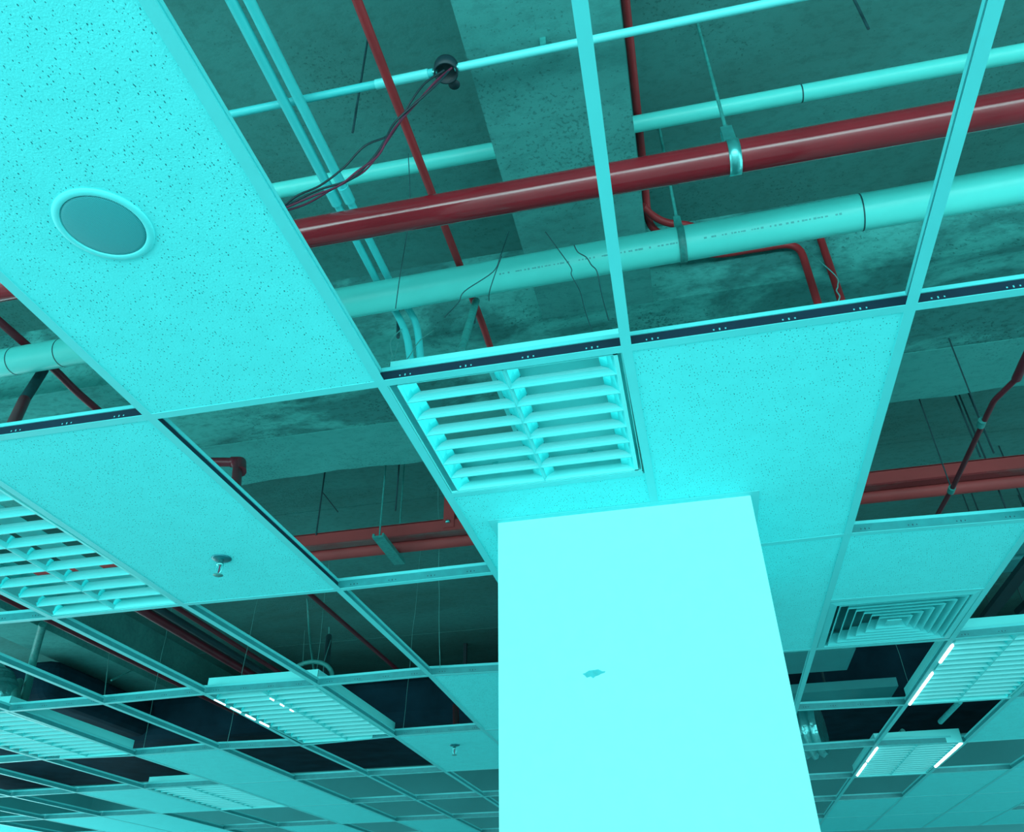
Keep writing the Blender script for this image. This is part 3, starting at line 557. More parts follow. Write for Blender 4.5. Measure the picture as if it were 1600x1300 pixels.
# ------------------------------------------------------------------ ceiling speaker
sx, sy = -0.952, 0.8625
spk = empty('ceiling_speaker', (sx, sy, ZC), 'round ceiling speaker with grey mesh grille set in the pitted tile', 'speaker')
MB().lathe([(0.0, 0.0005), (0.089, 0.0005), (0.090, -0.0005), (0.0885, -0.003), (0.083, -0.0045), (0.0765, -0.005), (0.0752, -0.004), (0.0752, -0.002), (0.0, -0.002)], (sx, sy, ZC+0.0015), 64).build('speaker_rim', M['rim'], spk)
MB().lathe([(0.0, -0.0015), (0.0725, -0.0015), (0.0738, -0.0022), (0.0732, -0.0034), (0.068, -0.0045), (0.03, -0.0052), (0.0, -0.0054)], (sx, sy, ZC+0.0015), 64).build('speaker_grille', M['grille'], spk)

# ------------------------------------------------------------------ sprinklers
def sprinkler(x, y, label):
    r = empty('fire_sprinkler', (x, y, ZC), label, 'sprinkler')
    c = (x, y, ZC+0.0018)
    MB().lathe([(0.0, 0.0), (0.033, 0.0), (0.034, -0.002), (0.028, -0.006), (0.013, -0.008), (0.0, -0.008)], c, 28).build('escutcheon', M['chrome_dark'], r)
    MB().lathe([(0.0, -0.006), (0.009, -0.006), (0.009, -0.020), (0.012, -0.021), (0.012, -0.026), (0.006, -0.028), (0.0, -0.028)], c, 16).build('body', M['steel'], r)
    b = MB()
    for s in (-1, 1):
        b.tube([(x+s*0.008, y, c[2]-0.024), (x+s*0.012, y, c[2]-0.038), (x+s*0.004, y, c[2]-0.054), (x, y, c[2]-0.058)], 0.0022, 8)
    b.build('frame_arms', M['steel'], r)
    MB().tube([(x, y, c[2]-0.028), (x, y, c[2]-0.055)], 0.0024, 8).build('glass_bulb', M['magenta'], r)
    b = MB(); b.lathe([(0.0, -0.057), (0.008, -0.057), (0.0165, -0.060), (0.0165, -0.062), (0.0, -0.060)], c, 24)
    b.build('deflector', M['rod'], r)
sprinkler(-1.500, 2.302, 'chrome sprinkler head on the tile next to the nearer long louvred light')
sprinkler(-1.528, 5.340, 'small distant sprinkler head on the tile close to the column')

# ------------------------------------------------------------------ pipes and conduits above the ceiling
def pipe(name, pts, r, m, label, cat='pipe', bend=0.0, seg=20, group=None):
    o = MB().tube(pts, r, seg, bend).build(name, M[m])
    tag(o, label, cat, group); return o
def pipe_e(name, loc, label, cat='pipe', group=None): return empty(name, loc, label, cat, group)

# glossy red fire main
ry0, rz0 = 1.470, 1.710+1.6
rm = pipe_e('fire_main', (0, ry0, rz0), 'thick glossy dark red pipe crossing the whole opening')
def rmy(x): return 1.470
MB().tube([(FX0+0.3, ry0, rz0), (FX1-0.3, ry0, rz0)], 0.0445, 32).build('pipe_run', M['red'], rm)

# big white drain pipe, slightly falling
L0 = Vector((-1.107, 1.935, 1.857+1.6)); L1 = Vector((1.03, 1.797, 1.763+1.6)); D = (L1-L0).normalized()
BP = lambda x: L0+D*((x-L0.x)/D.x)
bp = pipe_e('drain_pipe', (0, 1.86, 3.4), 'widest white plastic pipe, lower of the whites, with faint printing')
MB().tube([BP(-9.0), BP(9.0)], 0.055, 32).build('pipe_run', M['pvc'], bp)
def collar(P, x, parent, r=0.0558, w=0.002, m='wire_dark', f=None):
    f = f or BP
    return MB().tube([f(x-w), f(x+w)], r, 32).build('joint_line', M[m], parent)
collar(None, 0.682, bp)
collar(None, -2.38, bp); collar(None, -2.16, bp)
# faint lettering along the pipe, too worn to read: short dashes just proud of the surface
b = MB(); rp = random.Random(11)
ang = math.radians(-82)
x = -0.42
up = Vector((0, 0, 1)); side = D.cross(up).normalized(); u2 = side.cross(D).normalized()
while x < 0.62:
    if not (0.155 < x < 0.215):
        wd = rp.uniform(0.004, 0.009)
        if rp.random() < 0.75:
            for a_ in (-0.05, 0.05):
                pass
            c0 = BP(x); c1 = BP(x+wd)
            th = math.radians(218)      # towards the lower camera side
            hh = rp.uniform(0.03, 0.055)
            vs = []
            for c_ in (c0, c1):
                for t_ in (th-hh, th+hh):
                    # angle measured from the horizontal far side
                    dv = Vector((0, math.cos(t_), math.sin(t_)))
                    vs.append(c_+dv*0.0553)
            b.add([vs[0], vs[1], vs[3], vs[2]], [(0, 1, 2, 3)])
    x += rp.uniform(0.007, 0.014)
b.build('printed_marking', M['pvc_mark'], bp, kind='stuff')

# middle white pipe, in two lengths either side of the beam
zm = 2.2+1.6
def mp_(x): return Vector((x, 1.683+0.004*x, zm))
p = pipe_e('water_pipe', (-1.2, 1.683, zm), 'narrower white plastic pipe ending at the beam, on the conduit pair side', group='narrow white pipes')
MB().tube([mp_(-9.0), mp_(-0.363)], 0.0275, 24).build('pipe_run', M['pvc'], p)
p = pipe_e('water_pipe', (2, 1.683, zm), 'narrower white plastic pipe above the fire main, on the hanger rod side of the beam', group='narrow white pipes')
MB().tube([mp_(0.063), mp_(9.0)], 0.0275, 24).build('pipe_run', M['pvc'], p)
MB().tube([mp_(0.592), mp_(0.596)], 0.0283, 24).build('joint_line', M['wire_dark'], p)

# thin white conduit with its junction box
zt = 1.96+1.6; yt = 0.6175*1.96
cj = pipe_e('electrical_conduit', (-0.41, yt, zt), 'thin white conduit broken by the round black junction box', 'conduit')
xb = -0.214*1.96
MB().tube([(-6, yt-0.01, zt), (xb-0.036, yt, zt)], 0.0115, 14).build('conduit_run', M['conduit'], cj)
MB().tube([(xb+0.036, yt, zt), (6, yt+0.01, zt)], 0.0115, 14).build('conduit_run', M['fix'], cj)
MB().tube([(-0.62, yt, zt), (xb-0.050, yt, zt)], 0.0135, 14).build('conduit_sleeve', M['fix'], cj)
for s in (-1, 1):
    MB().tube([(xb+s*0.024, yt, zt), (xb+s*0.042, yt, zt)], 0.0095, 14).build('metal_gland', M['steel'], cj)
jb = MB().lathe([(0.0, 0.025), (0.031, 0.025), (0.033, 0.018), (0.033, -0.016), (0.029, -0.016), (0.029, 0.010), (0.0, 0.010)], (xb, yt, zt), 28).build('junction_box', M['black'], cj)
MB().lathe([(0.0, 0.001), (0.016, 0.001), (0.016, -0.001), (0.0, -0.001)], (xb+0.012, yt+0.040, zt-0.012), 18).build('box_lid', M['black'], cj)
# saddle clips up to the beam and slab
for x in (-0.15, 0.9):
    MB().box(x-0.008, x+0.008, yt-0.012, yt+0.012, zt+0.008, (ZB if x < 0 else ZS)).build('saddle_clip', M['rod'], cj)

# pair of pale conduits running away from the camera
for k, (xc, lb) in enumerate(((-0.4535, 'pale blue conduit of the parallel pair, nearer the speaker'), (-0.4310, 'pale blue conduit of the parallel pair, nearer the beam'))):
    z = 1.926
    o = empty('electrical_conduit', (xc*z, 1.0, z+1.6), lb, 'conduit', 'pair of pale conduits')
    MB().tube([(xc*z, -3.8, z+1.6), (xc*z, 1.535, z+1.6)], 0.0145, 14).build('conduit_run', M['conduit'], o)
    MB().tube([(xc*z, 1.50, z+1.6), (xc*z, 1.56, z+1.6)], 0.0172, 14).build('coupling', M['conduit'], o)
    MB().tube([(xc*z, 1.55, z+1.6), (xc*z, 1.98, z+1.6), ((-0.8228, 2.0296, 3.44), (-0.7704, 2.0419, 3.44))[k], ((-0.7753, 1.9951, 3.32), (-0.7374, 2.0041, 3.32))[k], ((-0.7483, 1.9601, 3.22), (-0.7158, 1.9678, 3.22))[k], ((-0.7273, 1.9349, 3.12), (-0.6958, 1.9424, 3.12))[k]], 0.0125, 14, 0.06).build('flexible_hose', M['conduit'], o)
    MB().box(xc*z-0.006, xc*z+0.006, 0.55, 0.57, z+1.605, ZS).build('saddle_clip', M['rod'], o)

# thin red pipe running away, over the conduit and under the girder
z = 1.905
pipe('sprinkler_pipe', [(-0.5665, -3.8, z+1.6), (-0.5665, 2.2, z+1.6), (-0.5665, 2.32, z+1.585), (-0.5665, 2.62, z+1.585)], 0.0125, 'red_thin', 'thin bright red pipe passing behind the fire main beside the wires', bend=0.05)
pipe('sprinkler_pipe', [(-2.370, -3.8, 3.592), (-2.370, 2.20, 3.592), (-2.352, 2.30, 3.565), (-2.352, 6.6, 3.565)], 0.0155, 'red_dark', 'dark red pipe seen in the corner gap beyond the speaker tile', bend=0.05)
# twin red pipes tucked beside the beam, turning along the girder and dropping
za = 2.25+1.6
pipe('sprinkler_pipe', [(0.086, -3.8, za), (0.086, 1.98, za), (0.0793, 2.1092, 3.7700), (0.1326, 2.1177, 3.7000), (0.30, 2.31, 3.757), (0.62, 2.31, 3.757), (0.62, 2.31, 3.10)], 0.0135, 'red_thin', 'red pipe hugging the beam side, turning behind the white drain pipe', bend=0.07)
pipe('sprinkler_pipe', [(0.0658, 1.9934, 3.7500), (0.0976, 2.0500, 3.7500), (0.1434, 2.0761, 3.7300), (0.2160, 2.0896, 3.7200), (0.36, 2.315, 3.83), (0.70, 2.315, 3.83), (0.70, 2.315, 3.10)], 0.0135, 'red_thin', 'second red pipe, farther from the beam, dropping past the twisted tie wire', bend=0.05)
# red-brown elbow pipe
ep = pipe_e('drain_elbow', (-1.9151, 2.9099, 3.5000), 'short dark brown-red pipe with an elbow under the smooth concrete')
MB().tube([(-2.2302, 2.8332, 3.5000), (-1.9151, 2.9099, 3.5000), (-1.7674, 2.7140, 3.2200), (-1.5928, 2.4443, 2.9000)], 0.0215, 18, 0.045).build('pipe_run', M['red_dark'], ep)
MB().tube([(-1.9467, 2.9022, 3.5000), (-1.9180, 2.9092, 3.5000), (-1.9036, 2.9127, 3.5000), (-1.8547, 2.8535, 3.4100)], 0.0255, 18, 0.035).build('elbow_fitting', M['red_dark'], ep)
MB().tube([(-2.1501, 2.8527, 3.5000), (-2.1925, 2.8830, 3.6000)], 0.004, 8).build('support_stud', M['rod_dark'], ep)
# diagonal dark props behind the drain pipe
pipe('brace_pipe', [(-0.5441, 2.0281, 3.4600), (-0.5206, 1.7835, 3.0500)], 0.0125, 'rod', 'dark green slanting brace under the drain pipe near the square light', 'pipe', seg=14)
bb = pipe_e('brace_pipe', (-2.1849, 1.9577, 3.3000), 'dark slanting brace in the corner gap, red at its lower end')
MB().tube([(-2.4011, 2.1654, 3.5800), (-2.3598, 2.0987, 3.3800)], 0.02, 14).build('brace_run', M['rod_dark'], bb)
MB().tube([(-2.3598, 2.0987, 3.3800), (-2.1918, 1.9413, 3.1000)], 0.021, 14).build('brace_run', M['red_dark'], bb)
pipe('rod_stub', [(-0.8858, 2.1660, 3.6000), (-0.8069, 1.9947, 3.3200)], 0.006, 'rod_dark', 'short black rod hanging beside the pale flexible hoses', 'rod', seg=10)
pipe('rod_stub', [(-0.5969, 2.2076, 3.6000), (-0.5675, 2.0940, 3.4200)], 0.005, 'rod_dark', 'tiny black stud beside the red pipe under the drain', 'rod', seg=10)

# ------------------------------------------------------------------ steel under the far slab
y0 = 1.956*1.85
sb = empty('steel_section', (0, y0, 3.4), 'long red-primed steel section with a hollow pipe bolted along it', 'steel beam')
MB().box(-7, 7, y0, y0+0.012, 1.785+1.6, 1.85+1.6).build('web_plate', M['rust'], sb)
MB().box(-7, 7, y0, y0+0.055, 1.778+1.6, 1.786+1.6).build('bottom_flange', M['rust_grey'], sb)
MB().box(-7, 7, y0, y0+0.055, 1.846+1.6, 1.852+1.6).build('top_flange', M['rust'], sb)
MB().tube([(-7, y0+0.105, 1.775+1.6), (7, y0+0.105, 1.775+1.6)], 0.034, 20).build('tie_pipe', M['rust'], sb)
MB().box(-1.125, -1.068, y0-0.006, y0+0.05, 1.80+1.6, ZS).build('post', M['rust'], sb)
MB().lathe([(0.0, 0.006), (0.012, 0.006), (0.012, -0.006), (0, -0.006)], (-1.10, y0-0.01, 1.83+1.6), 8).build('bolt', M['steel'], sb)
MB().box(2.6, 2.66, y0-0.006, y0+0.05, 1.80+1.6, ZS).build('post', M['rust'], sb)
MB().box(-4.6, -4.54, y0-0.006, y0+0.05, 1.80+1.6, ZS).build('post', M['rust'], sb)
tz = empty('trapeze_hanger', (-1.43, 3.6, 3.3), 'green steel trapeze bar on one rod below the red steel', 'hanger')
b = MB(); p0, p1 = (-1.4156, 3.4850, 3.3350), (-1.4214, 3.7762, 3.3350)
b.extrude([(-0.030, -0.020), (0.030, -0.020), (0.030, 0.0), (0.020, 0.0), (0.020, -0.012), (-0.020, -0.012), (-0.020, 0.0), (-0.030, 0.0)], (p0[0], p0[1]-0.02, p0[2]), (p1[0], p1[1]+0.04, p1[2]))
b.build('channel', M['rod'], tz)
MB().tube([(p0[0], p0[1], p0[2]-0.02), (p0[0], p0[1], ZS)], 0.0045, 8).build('threaded_rod', M['rod'], tz)
MB().tube([(p1[0], p1[1], p1[2]-0.02), (p1[0], p1[1], ZS)], 0.0045, 8).build('threaded_rod', M['rod'], tz)
for q, lb in (((625, 798), 'black rod dropping to the red steel nearest the square light'), ((497, 800), 'black rod above the red steel near the pitted tile corner')):
    pass
def plumb(name, x, y, zb, label, r=0.0045, m='rod_dark', group=None):
    o = MB().tube([(x, y, zb), (x, y, ZS)], r, 8).build(name, M[m]); tag(o, label, 'rod', group); return o
q = (-1.3260, 3.4465, 3.4400); plumb('threaded_rod', q[0], q[1], q[2], 'black rod above the red steel, nearest the square light')
q = (-1.8253, 3.6149, 3.4400); plumb('threaded_rod', q[0], q[1], q[2], 'black rod above the red steel with a slanting tie')
MB().tube([(-1.8279, 3.6168, 3.7000), (-1.8209, 3.8328, 3.6800)], 0.003, 6).build('slanting_tie', M['rod_dark'], bpy.data.objects['threaded_rod.001'])
q = (1.4421, 3.5732, 3.4400); plumb('threaded_rod', q[0], q[1], q[2], 'dark rod meeting the red steel beside the slanting red pipe')
q = (1.4937, 3.5505, 3.4400); plumb('threaded_rod', q[0], q[1], q[2], 'thin dark rod just past the slanting red pipe and its neighbour rod')
q = (1.5633, 3.8265, 3.2800); plumb('threaded_rod', q[0], q[1], q[2], 'dark rod end hanging below the red steel')
q = (0.6836, 1.3331, 3.5500); plumb('threaded_rod', q[0], q[1], q[2], 'lone dark rod hanging near the tee, above the narrow white pipe', 0.004)
q = (-0.7175, 1.3029, 3.5000); plumb('threaded_rod', q[0], q[1], q[2], 'lone thin rod crossing the conduit beside the pale conduit pair', 0.0035)

# slanting red pipe beyond the last cross tee
sp_ = pipe_e('sprinkler_pipe', (1.1881, 2.6795, 3.2000), 'dark slanting red pipe crossing in front of the red steel')
MB().tube([(1.2486, 2.0827, 3.2200), (1.2388, 2.4622, 3.2000), (1.2410, 2.5601, 3.2000)], 0.015, 14).build('pipe_run', M['red_dark'], sp_)
MB().tube([(1.2410, 2.5601, 3.2000), (1.2004, 2.6866, 3.2000), (1.2026, 3.3759, 3.2000), (1.1898, 3.6964, 3.2000)], 0.0098, 14, 0.02).build('pipe_run', M['red_dark'], sp_)
for q in ((1.1953, 2.8371, 3.2000), (1.2026, 3.3759, 3.2000)):
    MB().tube([(q[0]-0.002, q[1]-0.02, q[2]), (q[0]+0.0, q[1]+0.02, q[2])], 0.0145, 14).build('clamp', M['rod'], sp_)
    MB().tube([q, (q[0]+0.01, q[1], (ZB+0.01) if q[1] < 3.27 else ZS)], 0.003, 8).build('hanger_rod', M['rod_dark'], sp_)

# ------------------------------------------------------------------ pipe hangers
def hanger(x, yc, zc, r, label, wdt=0.022, m='steel', rod_top=ZS, head=0.06):
    h = empty('pipe_hanger', (x, yc, zc), label, 'hanger', None)
    n = 28; b = MB(); vs = []
    for k in range(n+1):
        a = math.radians(-240+ (300)*k/n)           # open at the top
        for rr in (r+0.0005, r+0.0035):
            for xx in (x-wdt/2, x+wdt/2):
                vs.append((xx, yc+rr*math.cos(a), zc+rr*math.sin(a)))
    fs = []
    for k in range(n):
        o = k*4; fs += [(o, o+1, o+5, o+4), (o+2, o+6, o+7, o+3), (o, o+4, o+6, o+2), (o+1, o+3, o+7, o+5)]
    b.add(vs, fs, True)
    zz = zc+r*math.sin(math.radians(60)); yo = r*0.5
    for s in (-1, 1):       # ears rising to the head plate
        ya = yc+s*(yo+0.002)
        b.add([(x-wdt/2, ya, zz), (x+wdt/2, ya, zz), (x+wdt/2, yc+s*0.010, zc+r+head), (x-wdt/2, yc+s*0.010, zc+r+head),
               (x-wdt/2, ya-s*0.003, zz), (x+wdt/2, ya-s*0.003, zz), (x+wdt/2, yc+s*0.007, zc+r+head), (x-wdt/2, yc+s*0.007, zc+r+head)],
              [(0,1,2,3),(4,7,6,5),(0,4,5,1),(1,5,6,2),(2,6,7,3),(3,7,4,0)])
    b.box(x-wdt/2, x+wdt/2, yc-0.010, yc+0.010, zc+r+head-0.003, zc+r+head)
    b.build('strap', M[m], h)
    MB().tube([(x, yc, zc+r+head-0.012), (x, yc, rod_top)], 0.005, 10).build('threaded_rod', M['rod'], h)
    MB().lathe([(0, 0.004), (0.009, 0.004), (0.009, -0.004), (0, -0.004)], (x, yc, zc+r+head+0.004), 6).build('nut', M['rod'], h)
    return h
hx_ = (0.3006, 1.4576, 3.3100)[0]
hanger(hx_, ry0, rz0, 0.0445, 'bright zinc strap hanger round the red fire main', 0.031, head=0.075)
c = BP((0.1608, 1.8069, 3.4000)[0])
hanger(c.x, c.y, c.z, 0.055, 'dull steel strap hanger round the white drain pipe', 0.022, 'rod')
hanger(-3.2, ry0, rz0, 0.0445, 'zinc strap hanger on the fire main beyond the speaker tile', 0.026)
hanger(3.6, ry0, rz0, 0.0445, 'zinc strap hanger on the far run of the fire main', 0.026)
c = BP(-3.4); hanger(c.x, c.y, c.z, 0.055, 'steel strap hanger on the drain pipe beyond the speaker tile', 0.022, 'rod')
c = BP(3.4); hanger(c.x, c.y, c.z, 0.055, 'steel strap hanger on the far run of the drain pipe', 0.022, 'rod')

# ------------------------------------------------------------------ loose wires
def cable(pts, r, m, label, parent=None, name='electrical_wire', group=None):
    # smooth curve through the points
    P_ = [Vector(p) for p in pts]; out = []
    for i in range(len(P_)-1):
        a = P_[max(i-1, 0)]; b_ = P_[i]; c_ = P_[i+1]; d = P_[min(i+2, len(P_)-1)]
        for k in range(6):
            t = k/6
            out.append(0.5*((2*b_)+(c_-a)*t+(2*a-5*b_+4*c_-d)*t*t+(3*b_-a-3*c_+d)*t**3))
    out.append(P_[-1])
    o = MB().tube(out, r, 8).build(name, M[m], parent)
    if parent is None: tag(o, label, 'wire', group)
    return o
wz = [1.92, 1.86, 1.78, 1.72, 1.67, 1.62, 1.58, 1.54]
def wpts(px, zs=None): return px
cable([(-0.4183, 1.1917, 3.5300), (-0.4672, 1.1857, 3.4800), (-0.5094, 1.1967, 3.4200), (-0.5662, 1.2315, 3.3600), (-0.6269, 1.2114, 3.3000), (-0.6851, 1.2275, 3.2500), (-0.7441, 1.2301, 3.2000), (-0.7906, 1.2157, 3.1600), (-0.8376, 1.2274, 3.1400), (-0.8641, 1.2077, 3.1000)], 0.0028, 'black', 'outermost black wire drooping from the junction box', group='loose wires')
cable([(-0.4023, 1.1915, 3.5300), (-0.4213, 1.1845, 3.4800), (-0.4711, 1.1858, 3.4200), (-0.5447, 1.2000, 3.3600), (-0.5750, 1.2112, 3.3000), (-0.6082, 1.2203, 3.2500), (-0.6608, 1.2282, 3.2000), (-0.7351, 1.2184, 3.1700), (-0.7917, 1.2214, 3.1500), (-0.8274, 1.2055, 3.1000)], 0.0030, 'black', 'second black wire from the junction box, in the middle of the bunch', group='loose wires')
cable([(-0.3963, 1.1890, 3.5300), (-0.4399, 1.1880, 3.4800), (-0.4887, 1.1974, 3.4200), (-0.5335, 1.2026, 3.3600), (-0.5615, 1.2022, 3.3000), (-0.5883, 1.2126, 3.2500), (-0.6364, 1.2090, 3.2000), (-0.6838, 1.2177, 3.1700), (-0.7494, 1.2184, 3.1500), (-0.8105, 1.2131, 3.1200), (-0.8384, 1.2072, 3.1000)], 0.0028, 'magenta', 'reddish wire lowest in the bunch from the junction box', group='loose wires')
cable([(-0.4094, 1.1977, 3.5300), (-0.4687, 1.2129, 3.4800), (-0.5143, 1.2115, 3.4200), (-0.5705, 1.2388, 3.3600), (-0.6361, 1.2640, 3.2800), (-0.6754, 1.2463, 3.2200), (-0.7179, 1.2355, 3.1800), (-0.7751, 1.2381, 3.1500), (-0.8245, 1.2248, 3.1200), (-0.8402, 1.2111, 3.1000)], 0.0026, 'magenta', 'reddish wire crossing over the others from the junction box', group='loose wires')

def fine(pts, m, label, r=0.0016, group='fine tie wires'):
    return cable(pts, r, m, label, name='tie_wire', group=group)
fine([(0.5601, 2.0600, 3.5000), (0.6245, 2.0469, 3.3500), (0.5852, 1.9222, 3.2000), (0.5474, 1.8233, 3.1000), (0.5216, 1.7271, 3.0000), (0.4836, 1.6252, 2.9000), (0.4537, 1.5127, 2.7900), (0.4462, 1.5007, 2.7700)], 'wire', 'pale twisted tie wire from the red pipe down to the runner', 0.0018)
fine([(-0.8032, 2.0353, 3.4000), (-0.7734, 1.8601, 3.2000), (-0.7423, 1.7871, 3.1000), (-0.7000, 1.6995, 3.0000), (-0.6697, 1.6139, 2.9000), (-0.6273, 1.5205, 2.8000), (-0.6278, 1.5004, 2.7700)], 'wire', 'pale twisted tie wire at the corner of the square light', 0.0017)
fine([(-0.7591, 1.8801, 3.2000), (-0.6902, 1.6988, 3.0000), (-0.6099, 1.5245, 2.8200)], 'wire', 'short pale wire ending on the square light body', 0.0014)
fine([(-0.7095, 2.0790, 3.4000), (-0.7104, 1.9457, 3.2500), (-0.6523, 1.7109, 3.0000), (-0.6038, 1.5315, 2.8200)], 'wire', 'longer curved pale wire ending on the square light body', 0.0014)
fine([(-0.3709, 1.7730, 3.5000), (-0.3817, 1.6963, 3.3200), (-0.4105, 1.7174, 3.2800), (-0.5089, 1.7594, 3.2600), (-0.5354, 1.7842, 3.2400), (-0.5969, 1.8411, 3.2400)], 'wire_dark', 'dark crooked wire lying over the drain pipe, with a curled end', 0.0016)
fine([(-0.3779, 1.6972, 3.3200), (-0.4052, 1.7374, 3.3000), (-0.4399, 1.7982, 3.2800), (-0.4524, 1.8410, 3.2800)], 'wire_dark', 'short dark wire beside the crooked one on the drain pipe', 0.0014)
fine([(-0.2364, 1.6575, 3.3500), (-0.2091, 1.7035, 3.3200), (-0.1806, 1.7727, 3.3000), (-0.1818, 1.7852, 3.2800), (-0.1597, 1.7733, 3.2000), (-0.1375, 1.6297, 3.0000), (-0.1115, 1.4811, 2.8000)], 'wire_dark', 'long dark wire hanging over the drain pipe towards the square light', 0.0015)
fine([(-0.1615, 1.7314, 3.3500), (-0.1528, 1.7434, 3.3300), (-0.1306, 1.7604, 3.3200), (-0.1193, 1.7863, 3.3100), (-0.1056, 1.8103, 3.3000), (-0.0987, 1.8021, 3.2000), (-0.0749, 1.5634, 2.9000)], 'wire_dark', 'kinked dark wire over the drain pipe, nearest the cross tee', 0.0018)
fine([(-0.6188, 1.4817, 3.6000), (-0.6535, 1.6184, 3.5000), (-0.7032, 1.7097, 3.3200), (-0.7578, 1.8303, 3.3000)], 'wire_dark', 'straight thin dark wire crossing both pipes near the speaker tile', 0.0014)
fine([(0.1930, 1.8978, 3.9000), (0.1668, 1.9636, 3.9000)], 'wire', 'tiny wire tail beside the zinc strap hanger', 0.0012)
fine([(-2.4453, 4.8407, 3.6000), (-2.4293, 4.9003, 3.4000), (-2.1476, 4.4228, 3.0500), (-2.0652, 4.2850, 2.9500)], 'rod', 'pale cord hanging over the coiled conduit', 0.006)
fine([(-2.5944, 5.1646, 3.5000), (-2.0209, 4.0570, 2.9000)], 'wire', 'thin slack wire beside the pale cord', 0.0018)
# coil of grey conduit lying on the far light
b = [((-2.0602, 4.1193, 2.9), (-2.0602, 4.1193, 2.9))[k] for k in range(1)]
pts = []
cx_, cy_, cz_ = (-1.9803, 4.0695, 2.8600)
for k in range(15):
    a = PI*k/14; pts.append((cx_-0.13*math.cos(a), cy_, cz_-0.03+0.09*math.sin(a)))
cable(pts, 0.012, 'rod', 'arched grey flexible conduit resting on a far louvred light', name='flexible_conduit')
# dark strut with a pale tie near it
so = pipe('hanging_strut', [(-2.2490, 4.8305, 3.3200), (-2.0113, 4.3367, 2.9000)], 0.020, 'black', 'black strut hanging near the coiled conduit', 'strut', seg=10)
MB().tube([(-2.1832, 4.7228, 3.2600), (-2.0639, 4.4052, 3.0200), (-1.9917, 4.2637, 2.9000)], 0.002, 6).build('pale_tie', M['wire'], so)
MB().tube([(-2.2490, 4.8305, 3.3200), (-2.2776, 4.8744, 3.4000)], 0.004, 6).build('tip_rod', M['wire'], so)

# ------------------------------------------------------------------ far services on the darker side
def far_run(name, xz, z, y_a, y_b, r, m, label, zt=None, cat='pipe'):
    return pipe(name, [(xz*z, y_a, z+1.6), (xz*z, y_b, (zt or z)+1.6)], r, m, label, cat, seg=12)
far_run('service_pipe', -2.19, 1.75, 2.5, 6.6, 0.016, 'red_dark', 'long thin maroon pipe beyond the nearer long louvred light')
far_run('service_pipe', -1.815, 1.80, 3.95, 6.6, 0.030, 'red_dark', 'dark red pipe in the bundle of three over the open cells', None)
far_run('service_pipe', -1.755, 1.82, 3.95, 6.6, 0.024, 'black', 'black pipe in the bundle of three over the open cells')
far_run('service_pipe', -1.69, 1.84, 3.95, 6.6, 0.016, 'red_dark', 'slender red pipe at the edge of the bundle of three')
bd = empty('dark_void', (0, 7.2, 3.4), 'black boxes filling the dark far end of the ceiling void', 'duct')
def softbox(x0, x1, y0, y1, z0, z1): return MB().box(x0, x1, y0, y1, z0, z1)
o = softbox(-8.5, 8.5, 6.75, 8.6, 1.62+1.6, 2.0+1.6).build('void_box', M['void_dark'], bd)  # black boxes added where the far ceiling void lies in darkness
md = o.modifiers.new('bevel', 'BEVEL'); md.width = 0.09; md.segments = 3
o = softbox(-5.65, -4.75, 5.4, 6.9, 1.66+1.6, 1.96+1.6).build('void_box_side', M['void_dark'], bd)
md = o.modifiers.new('bevel', 'BEVEL'); md.width = 0.12; md.segments = 4
for x in (-6, -2, 2, 6):
    MB().box(x, x+0.03, 7.2, 7.23, 1.95+1.6, ZS).build('void_box_strap', M['black'], bd)
# lit galvanised pieces beyond the diffuser
p0 = (0.7905, 5.8471, 3.1500); p1 = (1.0464, 5.9162, 3.1500)
g1 = MB().box(p0[0]-0.6, p1[0], p0[1]-0.45, p1[1]-0.05, 1.55+1.6, 1.605+1.6).build('duct_shelf', M['duct']); tag(g1, 'pale flat duct piece just beyond the air diffuser', 'duct')
p0 = (0.6654, 6.1795, 3.1000); p1 = (1.3607, 6.2329, 3.1000)
g2 = MB().box(p0[0]-0.3, p1[0]+0.05, p0[1], p0[1]+0.5, 1.5+1.6, 1.56+1.6).build('duct_shelf', M['duct']); tag(g2, 'long pale flat duct crossing behind the air diffuser', 'duct')
for x in (0.2, 1.0):
    MB().tube([(x, g1.data.vertices[0].co.y+0.1, 3.19), (x, g1.data.vertices[0].co.y+0.1, ZS)], 0.004, 6).build('hanger_rod', M['rod_dark'], g1)
    MB().tube([(x, p0[1]+0.45, 3.15), (x, p0[1]+0.45, 3.221 if p0[1]+0.45 > 6.75 else ZS)], 0.01, 6).build('hanger_rod', M['rod_dark'], g2)
# crumpled foil ducting
def foil(pts, r, label):
    P_ = [Vector(p) for p in pts]; out = []; rr = []
    n = 46
    for k in range(n+1):
        t = k/n*(len(P_)-1); i = min(int(t), len(P_)-2); q_ = P_[i].lerp(P_[i+1], t-i)
        out.append(q_); rr.append(r*(1+0.10*math.sin(k*1.9)+random.uniform(-.05, .05)))
    o = MB().tube(out, rr, 20).build('flexible_duct', M['foil']); tag(o, label, 'duct')
    return o
foil([(0.2445, 6.8817, 2.9600), (0.5299, 6.7823, 2.9600), (0.9110, 6.6540, 2.9600)], 0.19, 'crumpled silver foil duct beside the column')
foil([(-4.7100, 4.5441, 3.2000), (-4.4258, 4.5232, 3.1000), (-4.3198, 4.5027, 3.0000), (-4.4144, 4.4128, 2.9000)], 0.12, 'crumpled silver foil bundle by the farthest louvred light')
